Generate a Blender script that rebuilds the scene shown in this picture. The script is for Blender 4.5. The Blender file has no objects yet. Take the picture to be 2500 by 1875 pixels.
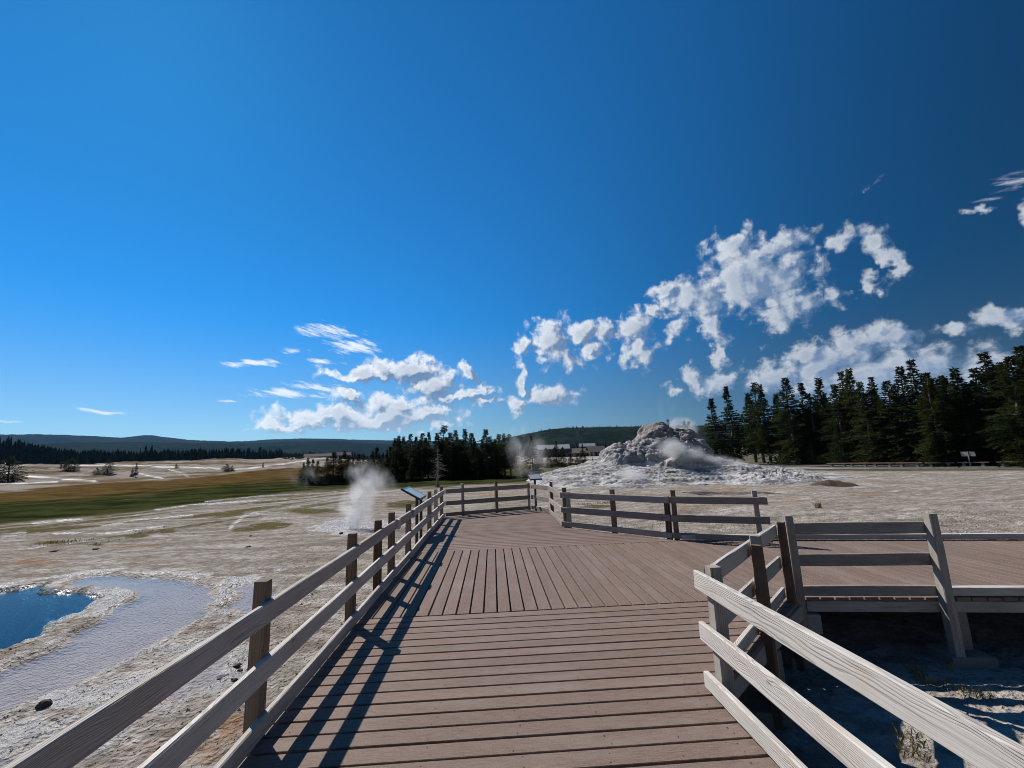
import bpy, bmesh, math, random
import numpy as np
from mathutils import Matrix, Vector

random.seed(7)
rng = np.random.default_rng(7)
scene = bpy.context.scene
COL = scene.collection

# ------------------------------------------------------------------ camera
F, ROLL, EYE = 1030.0, 0.026, 1.65            # focal length in photo pixels, roll, eye height above deck
_d = np.array([1203 - 1250, 1120 - 937.5, F]); _d /= np.linalg.norm(_d)
_dn = np.array([math.sin(ROLL), math.cos(ROLL), 0.0]); _dn -= _d * _dn.dot(_d); _dn /= np.linalg.norm(_dn)
CM = np.array([np.cross(_dn, _d), _d, -_dn])  # camera axes -> world axes (X along boards, Y along walkway, Z up)
def ray(x, y): return CM @ np.array([x - 1250.0, y - 937.5, F])
def un(x, y, z=0.0):
    v = ray(x, y); return np.array([0, 0, EYE]) + v * ((z - EYE) / v[2])
def at_y(x, y, Y):
    v = ray(x, y); return np.array([0, 0, EYE]) + v * (Y / v[1])
def azel(x, y):
    v = ray(x, y); return math.atan2(v[0], v[1]), math.atan2(v[2], math.hypot(v[0], v[1]))
def project(P):
    c = (P - np.array([0, 0, EYE])) @ CM
    w = np.where(c[:, 2] > 1e-3, c[:, 2], 1e-3)
    return c[:, 0] / w * F + 1250, c[:, 1] / w * F + 937.5, c[:, 2] > 1e-3

cd = bpy.data.cameras.new('camera'); cam = bpy.data.objects.new('camera', cd); COL.objects.link(cam)
cd.sensor_fit = 'HORIZONTAL'; cd.sensor_width = 36.0; cd.lens = F / 2500 * 36.0
cd.clip_start = 0.05; cd.clip_end = 30000
m = Matrix.Identity(4)
for i in range(3):
    m[i][0] = CM[i, 0]; m[i][1] = -CM[i, 1]; m[i][2] = -CM[i, 2]
m.translation = (0, 0, EYE)
cam.matrix_world = m
scene.camera = cam

# ------------------------------------------------------------------ sun direction (towards the sun)
SUN = Vector((-0.70, 0.80, 1.0)).normalized()
SUN_EL = math.asin(SUN.z); SUN_AZ = math.atan2(SUN.x, SUN.y)
sl = bpy.data.lights.new('sun', 'SUN'); sl.energy = 5.0; sl.angle = math.radians(0.53); sl.color = (1.0, 0.955, 0.89)
so = bpy.data.objects.new('sun', sl); COL.objects.link(so)
so.rotation_euler = SUN.to_track_quat('Z', 'Y').to_euler(); so.location = (0, 0, 60)

vs = scene.view_settings
vs.view_transform = 'Standard'; vs.look = 'None'; vs.gamma = 1.0; vs.use_curve_mapping = False; vs.exposure = 0.16
scene.render.engine = 'CYCLES'
cy = scene.cycles
cy.use_denoising = True; cy.pixel_filter_type = 'BLACKMAN_HARRIS'; cy.filter_width = 0.95
cy.max_bounces = 6; cy.diffuse_bounces = 3; cy.glossy_bounces = 3; cy.transmission_bounces = 4; cy.transparent_max_bounces = 12; cy.volume_bounces = 1
cy.sample_clamp_indirect = 6.0
cy.volume_step_rate = 2.0; cy.volume_max_steps = 96

# ------------------------------------------------------------------ node helper
class NT:
    def __init__(s, tree): s.t = tree; s.n = tree.nodes; s.l = tree.links
    def new(s, typ, **kw):
        n = s.n.new(typ)
        for k, v in kw.items(): setattr(n, k, v)
        return n
    def put(s, sock, v):
        if hasattr(v, 'is_linked') or hasattr(v, 'links'): s.l.new(v, sock)
        elif v is not None: sock.default_value = v
    def math(s, op, a, b=None, c=None, clamp=False):
        n = s.new('ShaderNodeMath', operation=op, use_clamp=clamp)
        s.put(n.inputs[0], a); s.put(n.inputs[1], b); s.put(n.inputs[2], c); return n.outputs[0]
    def vm(s, op, a, b=None, c=None):
        n = s.new('ShaderNodeVectorMath', operation=op)
        s.put(n.inputs[0], a); s.put(n.inputs[1], b)
        if c is not None: s.put(n.inputs[2], c)
        return n.outputs['Value'] if op in ('LENGTH', 'DOT_PRODUCT', 'DISTANCE') else n.outputs[0]
    def scale(s, a, f):
        n = s.new('ShaderNodeVectorMath', operation='SCALE'); s.put(n.inputs[0], a); s.put(n.inputs['Scale'], f); return n.outputs[0]
    def xyz(s, x, y, z):
        n = s.new('ShaderNodeCombineXYZ'); s.put(n.inputs[0], x); s.put(n.inputs[1], y); s.put(n.inputs[2], z); return n.outputs[0]
    def sep(s, v):
        n = s.new('ShaderNodeSeparateXYZ'); s.put(n.inputs[0], v); return n.outputs
    def sepc(s, v):
        n = s.new('ShaderNodeSeparateColor'); s.put(n.inputs[0], v); return n.outputs
    def noise(s, vec, scale, detail=4, rough=0.55, dist=0.0, out=0):
        n = s.new('ShaderNodeTexNoise'); s.put(n.inputs['Vector'], vec); s.put(n.inputs['Scale'], scale)
        n.inputs['Detail'].default_value = detail; n.inputs['Roughness'].default_value = rough; n.inputs['Distortion'].default_value = dist
        return n.outputs[out]
    def voro(s, vec, scale, feature='F1', out='Distance', rand=1.0):
        n = s.new('ShaderNodeTexVoronoi', feature=feature); s.put(n.inputs['Vector'], vec); s.put(n.inputs['Scale'], scale)
        n.inputs['Randomness'].default_value = rand
        return n.outputs[out]
    def ramp(s, f, a, b, lo=0.0, hi=1.0, smooth=True):
        n = s.new('ShaderNodeMapRange', interpolation_type='SMOOTHSTEP' if smooth else 'LINEAR')
        s.put(n.inputs[0], f); n.inputs[1].default_value = a; n.inputs[2].default_value = b
        n.inputs[3].default_value = lo; n.inputs[4].default_value = hi
        return n.outputs[0]
    def mix(s, f, a, b, mode='MIX'):
        n = s.new('ShaderNodeMix', data_type='RGBA', blend_type=mode)
        n.clamp_factor = True
        s.put(n.inputs[0], f)
        s.put(n.inputs[6], a if not isinstance(a, tuple) else (*a, 1.0)[:4]); s.put(n.inputs[7], b if not isinstance(b, tuple) else (*b, 1.0)[:4])
        return n.outputs[2]
    def bump(s, h, strength=0.5, dist=0.01):
        n = s.new('ShaderNodeBump'); s.put(n.inputs['Height'], h); n.inputs['Strength'].default_value = strength; n.inputs['Distance'].default_value = dist
        return n.outputs[0]

MATS = {}
def material(name):
    mt = bpy.data.materials.new(name); mt.use_nodes = True; MATS[name] = mt
    t = NT(mt.node_tree)
    b = mt.node_tree.nodes['Principled BSDF']
    return mt, t, b
def simple_mat(name, col, rough=0.8, var=0.15, scale=6.0, bump=0.0, spec=0.3, metallic=0.0):
    mt, t, b = material(name)
    tc = t.new('ShaderNodeTexCoord'); oi = t.new('ShaderNodeObjectInfo')
    v = t.vm('ADD', tc.outputs['Object'], t.scale(t.xyz(1, 1, 1), t.math('MULTIPLY', oi.outputs['Random'], 37.0)))
    n = t.noise(v, scale, 5, 0.6)
    c = t.mix(n, tuple(x * (1 - var) for x in col), tuple(min(1, x * (1 + var)) for x in col))
    t.put(b.inputs['Base Color'], c); b.inputs['Roughness'].default_value = rough
    b.inputs['Specular IOR Level'].default_value = spec; b.inputs['Metallic'].default_value = metallic
    if bump: t.put(b.inputs['Normal'], t.bump(n, bump, 0.02))
    return mt

# ------------------------------------------------------------------ world: Nishita sky with procedural clouds
world = bpy.data.worlds.new('World'); scene.world = world; world.use_nodes = True
W = NT(world.node_tree); W.n.clear()
wout = W.new('ShaderNodeOutputWorld')
sky = W.new('ShaderNodeTexSky', sky_type='NISHITA')
sky.sun_disc = False; sky.sun_elevation = SUN_EL; sky.sun_rotation = SUN_AZ
sky.altitude = 2250; sky.air_density = 1.0; sky.dust_density = 0.35; sky.ozone_density = 2.6
tcw = W.new('ShaderNodeTexCoord')
dirn = W.vm('NORMALIZE', tcw.outputs['Generated'])
dx, dy, dz = W.sep(dirn)
cosang = W.vm('DOT_PRODUCT', dirn, tuple(SUN))
# thin high-altitude air: deep blue overhead and away from the sun
tint = W.mix(W.ramp(dz, 0.02, 0.34), (0.47, 0.63, 0.68), (0.095, 0.64, 0.97))
away_ = W.ramp(cosang, 0.05, 0.90, 0.32, 1.14)
skyc = W.scale(W.vm('MULTIPLY', sky.outputs[0], tint), away_)
bg_sky = W.new('ShaderNodeBackground'); W.put(bg_sky.inputs[0], skyc); bg_sky.inputs[1].default_value = 0.106

CUMULUS = [  # photo position and half size of each cloud lump, weight
 (1830,690,150,95,1.1),(1700,730,95,62,1),(1622,718,45,22,.9),(1742,800,38,48,.9),(1965,745,50,52,.95),(1890,600,95,40,1),(1790,610,80,45,.9),(1905,770,60,40,.8),
 (2155,580,42,55,.85),(2180,650,32,52,.95),(2060,585,55,38,.75),(2040,722,30,38,.7),(2122,690,22,32,.7),(2150,700,16,20,.5),
 (1430,810,45,36,.95),(1345,835,62,62,1.05),(1275,840,30,28,.85),(1380,870,50,35,.75),
 (1540,800,45,52,1),(1475,815,40,40,.95),(1565,860,45,45,.95),(1445,860,30,30,.8),(1595,765,52,16,.7),(1645,800,34,34,.8),
 (1345,968,72,34,1),(1252,985,36,26,.95),(1268,930,18,36,.7),(1180,980,30,18,.7),(1258,890,14,28,.55),
 (1742,870,22,28,.9),(1692,925,30,40,.85),(1760,925,60,34,.85),(1640,960,20,14,.5),
 (2010,880,150,52,1),(2120,825,110,40,1),(2190,825,90,34,.9),(1900,920,110,46,1),(1960,850,60,30,.9),(2430,785,75,28,.75),(2335,812,52,20,.65),(2230,900,200,60,.8),(2080,930,220,60,.9),(2420,900,150,50,.55),
 (1000,910,90,34,1.05),(890,915,110,22,.95),(1060,935,70,34,1),(1140,905,34,18,.9),(1095,965,80,24,.9),(1165,955,45,20,.8),(940,895,50,22,.9),(1180,930,20,22,.6),
 (850,975,70,18,.8),(960,990,130,28,1),(820,1018,170,30,1.0),(960,1022,190,34,1.05),(720,1040,110,20,.8),(1060,1010,80,22,.8),(690,1010,30,12,.6),(1090,1040,70,20,.6),
 (2385,515,20,10,.5),(2490,515,24,16,.55),(2130,470,24,10,.4),(2050,900,30,16,.5)]
CIRRUS = [(800,812,85,20,1.0),(870,848,70,20,1.1),(715,858,36,9,.8),(790,885,42,10,.8),(615,888,95,10,1.1),(700,962,90,14,1.1),(780,945,80,14,.8),(255,1003,64,6,1.1),(10,1030,40,6,.7),(2470,440,70,22,.7),(2430,480,60,12,.5),(560,978,30,4,.7)]
def cloud_group(name, blobs, kind):
    g = bpy.data.node_groups.new(name, 'ShaderNodeTree')
    g.interface.new_socket('P', in_out='INPUT', socket_type='NodeSocketVector')
    g.interface.new_socket('D', in_out='OUTPUT', socket_type='NodeSocketFloat')
    g.interface.new_socket('S', in_out='OUTPUT', socket_type='NodeSocketFloat')
    t = NT(g); gi = t.new('NodeGroupInput'); go = t.new('NodeGroupOutput')
    p = gi.outputs[0]
    if kind == 'cumulus':
        wv = t.noise(p, 12.0, 4, 0.6, out=1)
        pw = t.vm('ADD', p, t.scale(t.vm('SUBTRACT', wv, (0.5, 0.5, 0.5)), 0.085))
    else:
        wv = t.noise(p, 9.0, 2, 0.5, out=1)
        pw = t.vm('ADD', p, t.scale(t.vm('SUBTRACT', wv, (0.5, 0.5, 0.5)), 0.03))
    acc = None
    for cx, cy_, rx, ry, s in blobs:
        a, e = azel(cx, cy_); a1, _ = azel(cx + rx, cy_); a0, _ = azel(cx - rx, cy_); _, e1 = azel(cx, cy_ - ry); _, e0 = azel(cx, cy_ + ry)
        ra = abs(a1 - a0) / 2 * 1.12; re = abs(e1 - e0) / 2 * 1.12
        q = t.vm('MULTIPLY', t.vm('SUBTRACT', pw, (a, e, 0)), (1 / ra, 1 / re, 0))
        s2 = s * (1.55 if kind == 'cumulus' else 1.0)
        v = t.math('MULTIPLY_ADD', t.vm('LENGTH', q), -s2, s2)
        acc = v if acc is None else t.math('SMOOTH_MAX', acc, v, 0.15)
    # a looser band of the same clouds all round the rest of the horizon
    if kind == 'cumulus':
        sx = t.sep(p)
        band = t.math('MULTIPLY', t.ramp(sx[1], 0.03, 0.07), t.ramp(sx[1], 0.26, 0.12))
        away = t.ramp(t.math('ABSOLUTE', t.math('SUBTRACT', sx[0], 0.05)), 0.86, 1.05)
        gen = t.math('MULTIPLY_ADD', t.noise(t.vm('MULTIPLY', p, (1, 1.8, 1)), 5.0, 2, 0.5), 2.4, -1.15)
        acc = t.math('MAXIMUM', acc, t.math('MULTIPLY_ADD', t.math('MULTIPLY', band, away), t.math('ADD', gen, 1.0), -1.0))
        n1 = t.noise(t.vm('ADD', p, (3.1, 1.7, 0)), 26.0, 10, 0.68, 0.25)
        n2 = t.voro(t.vm('ADD', p, t.scale(t.vm('SUBTRACT', wv, (0.5, 0.5, 0.5)), 0.03)), 60.0, 'SMOOTH_F1')
        d = t.math('ADD', acc, t.math('MULTIPLY_ADD', n1, 2.3, -1.05))
        d = t.math('SUBTRACT', d, t.math('MULTIPLY', n2, 0.45))
        ns = t.noise(t.vm('ADD', p, (3.1, 1.7, 0)), 26.0, 4, 0.55)
        t.put(go.inputs[1], t.math('SUBTRACT', t.math('ADD', acc, t.math('MULTIPLY_ADD', ns, 1.8, -0.92)), t.math('MULTIPLY', n2, 0.14)))
    else:
        rot = t.new('ShaderNodeVectorRotate', rotation_type='Z_AXIS'); t.put(rot.inputs['Vector'], p); rot.inputs['Angle'].default_value = 0.22
        n1 = t.noise(t.vm('MULTIPLY', rot.outputs[0], (1.0, 5.0, 1)), 22.0, 8, 0.65)
        d = t.math('ADD', acc, t.math('MULTIPLY_ADD', n1, 2.6, -1.5))
    t.put(go.inputs[0], d)
    for nd in g.nodes:
        if nd.bl_idname == 'ShaderNodeTexNoise': nd.noise_dimensions = '2D'
        if nd.bl_idname == 'ShaderNodeTexVoronoi': nd.voronoi_dimensions = '2D'
    return g
gc = cloud_group('cumulus_density', CUMULUS, 'cumulus'); gz = cloud_group('cirrus_density', CIRRUS, 'cirrus')
P = W.xyz(W.math('ARCTAN2', dx, dy), W.math('ARCSINE', dz), 0.0)
def dens(g, v):
    n = W.new('ShaderNodeGroup', node_tree=g); W.put(n.inputs[0], v); return n.outputs
tos = W.vm('NORMALIZE', W.vm('SUBTRACT', (SUN_AZ, SUN_EL, 0), P))
D0, S0 = dens(gc, P); D1, S1 = dens(gc, W.vm('ADD', P, W.scale(tos, 0.02)))
lit = W.math('MULTIPLY_ADD', W.math('SUBTRACT', W.ramp(S0, -0.2, 1.7, smooth=False), W.ramp(S1, -0.2, 1.7, smooth=False)), 2.9, 0.50, clamp=True)
lit = W.math('ADD', lit, W.math('MULTIPLY', W.math('SUBTRACT', D0, S0), 0.22), clamp=True)
thick = W.ramp(S0, 0.45, 1.5)
alpha = W.ramp(D0, -0.10, 0.85)
alpha = W.math('MULTIPLY', alpha, 0.96)
glow = W.ramp(cosang, 0.2, 0.95)
hz = W.ramp(dz, 0.0, 0.16)
shade = W.mix(hz, (0.42, 0.58, 0.74), (0.15, 0.23, 0.37))
bright = W.mix(glow, (0.50, 0.54, 0.60), (0.92, 0.96, 1.0))
ccol = W.mix(W.math('MULTIPLY', lit, W.math('MULTIPLY_ADD', thick, -0.42, 1.0)), shade, bright)
Z0 = dens(gz, P)[0]
za = W.math('MULTIPLY', W.ramp(Z0, -0.1, 0.9), 0.85)
zcol = W.mix(glow, (0.42, 0.46, 0.58), (0.93, 0.96, 1.0))
bg_c = W.new('ShaderNodeBackground'); W.put(bg_c.inputs[0], ccol); bg_c.inputs[1].default_value = 1.0
bg_z = W.new('ShaderNodeBackground'); W.put(bg_z.inputs[0], zcol); bg_z.inputs[1].default_value = 1.0
m1 = W.new('ShaderNodeMixShader'); W.put(m1.inputs[0], za); W.l.new(bg_sky.outputs[0], m1.inputs[1]); W.l.new(bg_z.outputs[0], m1.inputs[2])
m2 = W.new('ShaderNodeMixShader'); W.put(m2.inputs[0], alpha); W.l.new(m1.outputs[0], m2.inputs[1]); W.l.new(bg_c.outputs[0], m2.inputs[2])
W.l.new(m2.outputs[0], wout.inputs[0])
world.cycles.sampling_method = 'MANUAL'; world.cycles.sample_map_resolution = 512

# ------------------------------------------------------------------ mesh helpers
def hash2(ix, iy, seed):
    h = (ix.astype(np.int64) * 374761393 + iy.astype(np.int64) * 668265263 + seed * 1442695041) & 0xFFFFFFFF
    h = ((h ^ (h >> 13)) * 1274126177) & 0xFFFFFFFF
    return (h ^ (h >> 16)) & 0xFFFFFFFF
def perlin(x, y, seed=0):
    ix = np.floor(x); iy = np.floor(y); fx = x - ix; fy = y - iy
    u = fx * fx * fx * (fx * (fx * 6 - 15) + 10); v = fy * fy * fy * (fy * (fy * 6 - 15) + 10)
    def g(ox, oy):
        a = hash2(ix + ox, iy + oy, seed) * (2 * math.pi / 4294967296.0)
        return np.cos(a) * (fx - ox) + np.sin(a) * (fy - oy)
    n0 = g(0, 0) * (1 - u) + g(1, 0) * u; n1 = g(0, 1) * (1 - u) + g(1, 1) * u
    return (n0 * (1 - v) + n1 * v) * 1.5
def fbm(x, y, octaves=4, seed=0, gain=0.5, lac=2.03):
    s = 0; a = 1.0; f = 1.0
    for o in range(octaves):
        s = s + a * perlin(x * f + o * 13.7, y * f - o * 7.3, seed + o); a *= gain; f *= lac
    return s
def billow(x, y, octaves=4, seed=0, gain=0.5):
    s = 0; a = 1.0; f = 1.0
    for o in range(octaves):
        s = s + a * (1 - 2 * np.abs(perlin(x * f + o * 5.1, y * f + o * 9.2, seed + o))); a *= gain; f *= 2.05
    return s
def sstep(a, b, x):
    t = np.clip((x - a) / (b - a), 0, 1); return t * t * (3 - 2 * t)

def tag(o, label=None, cat=None, group=None, kind=None):
    if label: o['label'] = label
    if cat: o['category'] = cat
    if group: o['group'] = group
    if kind: o['kind'] = kind
    return o
def link(name, me, parent=None, mat=None):
    o = bpy.data.objects.new(name, me); COL.objects.link(o)
    if mat and me is not None and not me.materials: me.materials.append(mat)
    if parent: o.parent = parent
    return o
def empty(name, loc=(0, 0, 0)):
    o = bpy.data.objects.new(name, None); o.location = loc; o.empty_display_size = 0.2; COL.objects.link(o); return o
def mesh_from(name, verts, faces, smooth=False):
    me = bpy.data.meshes.new(name)
    me.from_pydata([tuple(v) for v in verts], [], [tuple(f) for f in faces]); me.update()
    if smooth: me.polygons.foreach_set('use_smooth', [True] * len(me.polygons))
    return me
def grid_mesh(name, V, nu, nv, smooth=True, wrap=False):
    """V: (nu*nv,3) array in row-major order (nu rows of nv)."""
    me = bpy.data.meshes.new(name)
    i = np.arange(nu - 1)[:, None] * nv; j = np.arange(nv if wrap else nv - 1)[None, :]; j1 = (j + 1) % nv
    q = np.stack([i + j, i + j1, i + nv + j1, i + nv + j], -1).reshape(-1, 4)
    me.vertices.add(len(V)); me.vertices.foreach_set('co', V.astype(np.float32).ravel())
    me.loops.add(q.size); me.loops.foreach_set('vertex_index', q.astype(np.int32).ravel())
    me.polygons.add(len(q)); me.polygons.foreach_set('loop_start', np.arange(0, q.size, 4, dtype=np.int32))
    me.polygons.foreach_set('use_smooth', np.full(len(q), smooth))
    me.update(calc_edges=True); return me
def tris_mesh(name, V, T, smooth=False):
    me = bpy.data.meshes.new(name); V = np.asarray(V, np.float32); T = np.asarray(T, np.int32)
    me.vertices.add(len(V)); me.vertices.foreach_set('co', V.ravel())
    me.loops.add(T.size); me.loops.foreach_set('vertex_index', T.ravel())
    me.polygons.add(len(T)); me.polygons.foreach_set('loop_start', np.arange(0, T.size, 3, dtype=np.int32))
    me.polygons.foreach_set('use_smooth', np.full(len(T), smooth))
    me.update(calc_edges=True); return me
def color_attr(me, name, rgb):
    a = me.color_attributes.new(name, 'FLOAT_COLOR', 'POINT')
    c = np.ones((len(me.vertices), 4), np.float32); c[:, :3] = rgb; a.data.foreach_set('color', c.ravel())

def beam_mesh(L, w, h, ch=0.005, seg=8, warp=0.0015, seed=0):
    """A sawn timber: length along local X from 0 to L, width Y, height Z, eased edges, slightly uneven."""
    r = random.Random(seed)
    hw, hh = w / 2, h / 2
    prof = [(-hw + ch, -hh), (hw - ch, -hh), (hw, -hh + ch), (hw, hh - ch), (hw - ch, hh), (-hw + ch, hh), (-hw, hh - ch), (-hw, -hh + ch)]
    V = []; Fc = []
    for s in range(seg + 1):
        x = L * s / seg; e = 0.6 * ch if s in (0, seg) else 0
        for (a, b) in prof:
            k = 1 - e / max(hw, hh)
            V.append((x, a * k + r.uniform(-warp, warp), b * k + r.uniform(-warp, warp)))
    n = 8
    for s in range(seg):
        for k in range(n):
            Fc.append((s * n + k, s * n + (k + 1) % n, (s + 1) * n + (k + 1) % n, (s + 1) * n + k))
    Fc = [f[::-1] for f in Fc]
    Fc.append(tuple(range(n))); Fc.append(tuple(range(seg * n + n - 1, seg * n - 1, -1)))
    me = mesh_from('timber', V, Fc); bm = bmesh.new(); bm.from_mesh(me); bmesh.ops.recalc_face_normals(bm, faces=bm.faces); bm.to_mesh(me); bm.free()
    return me
_seed = [100]
def beam(name, p0, p1, w, h, mat, parent, up=(0, 0, 1), ch=0.005, warp=0.0015, local=False):
    p0 = Vector(p0); p1 = Vector(p1); x = (p1 - p0); L = x.length; x.normalize()
    z = Vector(up); y = z.cross(x); y.normalize(); z = x.cross(y)
    _seed[0] += 1
    me = beam_mesh(L, w, h, ch, max(2, int(L / 0.35)), warp, _seed[0]); me.materials.append(mat)
    o = bpy.data.objects.new(name, me); COL.objects.link(o)
    R = Matrix((x, y, z)).transposed().to_4x4(); R.translation = p0
    o.parent = parent
    o.matrix_world = R if parent is None else parent_matrix(parent).inverted() @ R
    if parent is not None: o.matrix_parent_inverse = Matrix.Identity(4); o.matrix_basis = R if local else parent_matrix(parent).inverted() @ R
    return o
def parent_matrix(p):
    M_ = p.matrix_basis.copy()
    while p.parent is not None:
        p = p.parent; M_ = p.matrix_basis @ M_
    return M_
def box_into(V, Fc, c, s, rz=0.0):
    b = len(V); cs, sn = math.cos(rz), math.sin(rz)
    for z in (-1, 1):
        for (x, y) in ((-1, -1), (1, -1), (1, 1), (-1, 1)):
            px, py = x * s[0] / 2, y * s[1] / 2
            V.append((c[0] + px * cs - py * sn, c[1] + px * sn + py * cs, c[2] + z * s[2] / 2))
    for f in ((0, 3, 2, 1), (4, 5, 6, 7), (0, 1, 5, 4), (1, 2, 6, 5), (2, 3, 7, 6), (3, 0, 4, 7)): Fc.append(tuple(b + i for i in f))
def box(name, c, s, mat, parent=None, rz=0.0, bevel=0.0):
    V, Fc = [], []; box_into(V, Fc, (0, 0, 0), s)
    me = mesh_from(name, V, Fc)
    if bevel:
        bm = bmesh.new(); bm.from_mesh(me); bmesh.ops.bevel(bm, geom=bm.edges[:], offset=bevel, segments=2, affect='EDGES', profile=0.6); bm.to_mesh(me); bm.free()
    me.materials.append(mat)
    o = bpy.data.objects.new(name, me); COL.objects.link(o); o.parent = parent; o.location = c; o.rotation_euler = (0, 0, rz)
    return o

# ------------------------------------------------------------------ ground
G0 = -0.62
def poly_sdf(poly, x, y):
    """signed distance to polygon (negative inside)."""
    poly = np.asarray(poly, float); d = np.full(x.shape, 1e9); inside = np.zeros(x.shape, bool)
    for i in range(len(poly)):
        a = poly[i]; b = poly[(i + 1) % len(poly)]; e = b - a
        wx, wy = x - a[0], y - a[1]; t = np.clip((wx * e[0] + wy * e[1]) / (e @ e), 0, 1)
        d = np.minimum(d, np.hypot(wx - t * e[0], wy - t * e[1]))
        c = ((a[1] <= y) & (b[1] > y)) | ((b[1] <= y) & (a[1] > y))
        xi = a[0] + (y - a[1]) / (e[1] if abs(e[1]) > 1e-9 else 1e-9) * e[0]
        inside ^= c & (x < xi)
    return np.where(inside, -d, d)
def line_dist(pts, x, y):
    d = np.full(x.shape, 1e9)
    for a, b in zip(pts[:-1], pts[1:]):
        a = np.array(a, float); b = np.array(b, float); e = b - a; wx, wy = x - a[0], y - a[1]
        t = np.clip((wx * e[0] + wy * e[1]) / (e @ e), 0, 1); d = np.minimum(d, np.hypot(wx - t * e[0], wy - t * e[1]))
    return d
WZ = -0.635    # water level
def worldpoly(pts, z): return [tuple(un(a, b, z)[:2]) for a, b in pts]
POOL = worldpoly([(-420, 1500), (-250, 1455), (0, 1443), (70, 1434), (112, 1428), (116, 1440), (150, 1446), (200, 1449), (243, 1456), (228, 1476), (160, 1520), (60, 1578), (0, 1600), (-200, 1700), (-500, 1800), (-800, 1700)], WZ)
SHEET = worldpoly([(182, 1410), (215, 1406), (260, 1404), (330, 1406), (400, 1409), (470, 1418), (528, 1436), (536, 1462), (515, 1478), (532, 1490), (505, 1512), (452, 1545), (400, 1575), (330, 1606), (250, 1640), (160, 1690), (60, 1730), (-60, 1790), (-300, 1900), (-650, 1950), (-500, 1830), (-200, 1735), (0, 1625), (112, 1590), (205, 1538), (262, 1500), (322, 1462), (326, 1444), (250, 1438), (180, 1434), (160, 1424)], WZ)
RILLS = [worldpoly(p, WZ) for p in ([(600, 1420), (560, 1470), (560, 1500), (600, 1520), (640, 1500), (665, 1450)], [(560, 1560), (480, 1620), (400, 1680), (380, 1720), (430, 1720), (520, 1660), (580, 1590)],
        [(300, 1700), (180, 1760), (100, 1810), (60, 1870), (120, 1875), (220, 1810), (320, 1735)], [(60, 1830), (-40, 1875), (-100, 1930), (0, 1930)])]
def warp2(x, y, f, a, seed):
    return x + a * fbm(x / f, y / f, 3, seed), y + a * fbm(x / f + 31, y / f + 17, 3, seed + 9)
def ground_height(x, y):
    r = np.hypot(x, y); az = np.degrees(np.arctan2(x, y))
    h = G0 + 0.05 * fbm(x / 7, y / 7, 4, 1) * sstep(2, 8, r)
    h = h + 0.02 * billow(x / 0.9, y / 0.9, 4, 5) * sstep(60, 15, r) * 0.6 - 0.008
    near = sstep(30, 8, r)
    h = h + near * 0.012 * billow(x / 0.16, y / 0.16, 3, 25)
    # gravel shoulder to the right of the walkway is a touch lower
    h = h + 0.03 * billow(x / 0.7, y / 1.1, 3, 27) * sstep(2.5, 6, x) * sstep(45, 20, r)
    h = h - 0.08 * sstep(1.0, 2.5, x) * sstep(7, 4, y)
    # low hummocks of the right-hand flat
    h = h + 0.10 * fbm(x / 3.0, y / 9.0, 4, 41) * sstep(6, 14, r) * sstep(-4, 4, x) * sstep(70, 40, r)
    # left: geyser hill rising beyond the meadow
    lf = sstep(-12, -24, az)
    rise = sstep(62, 360, r) * 7.2 + 1.3 * sstep(110, 250, r) * fbm(x / 60, y / 45, 4, 11) + 0.5 * sstep(90, 160, r) * fbm(x / 14, y / 14, 4, 13)
    h = h + lf * rise + (1 - lf) * (sstep(90, 260, r) * 2.0 + sstep(250, 700, r) * 5.0) + lf * sstep(360, 800, r) * 3
    h = h + sstep(60, 140, r) * 0.35 * fbm(x / 25, y / 25, 4, 15)
    h = h + sstep(900, 4000, r) * 25 + 14 * sstep(-42, -48, az) * sstep(380, 540, r) * sstep(1500, 900, r)
    # pool, shallow sheet and rills
    m = (r < 16) & (x < 0)
    if m.any():
        xm, ym = x[m], y[m]; hm = h[m]
        xa, ya = warp2(xm, ym, 0.7, 0.16, 51)
        dp = poly_sdf(POOL, xa, ya); ds = poly_sdf(SHEET, xa, ya)
        dr = np.min([poly_sdf(p, *warp2(xm, ym, 0.4, 0.22, 61)) for p in RILLS], axis=0)
        crust = 0.5 + 0.5 * billow(xm / 0.22, ym / 0.22, 3, 71)
        rim = np.exp(-(np.minimum(np.abs(ds), np.abs(dp)) / 0.30) ** 2)
        hm = np.maximum(hm, WZ + 0.015 + 0.03 * crust) + rim * 0.045 * crust
        hm = hm + sstep(1.4, 0.2, ds) * (WZ + 0.012 + 0.03 * crust * (0.4 + rim) - hm) * 0.8
        hm = np.where(ds < 0, WZ - 0.05 * sstep(0, -0.25, ds) + 0.02 * crust * sstep(-0.35, 0.0, ds), hm)
        hm = np.where(dr < 0.05, np.minimum(hm, WZ - 0.02 * sstep(0.05, -0.10, dr) + 0.014 * crust), hm)
        hm = np.where(dp < 0.0, WZ + 0.06 * crust * sstep(-0.08, 0, dp) - 0.9 * sstep(0.0, -0.9, dp) - 0.6 * sstep(-0.9, -2.5, dp), hm)
        h = h.copy(); h[m] = hm
    return h
TH = np.radians(np.concatenate([np.linspace(-180, -66, 40, endpoint=False), np.linspace(-66, 66, 800, endpoint=False), np.linspace(66, 180, 40, endpoint=False)]))
RR = np.concatenate([[0.05, 0.5], np.geomspace(1.0, 70, 400, endpoint=False), np.geomspace(70, 420, 110, endpoint=False), np.geomspace(420, 7400, 50)])
gx = (RR[:, None] * np.sin(TH)[None, :]).ravel(); gy = (RR[:, None] * np.cos(TH)[None, :]).ravel()
gz_ = ground_height(gx, gy)
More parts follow.
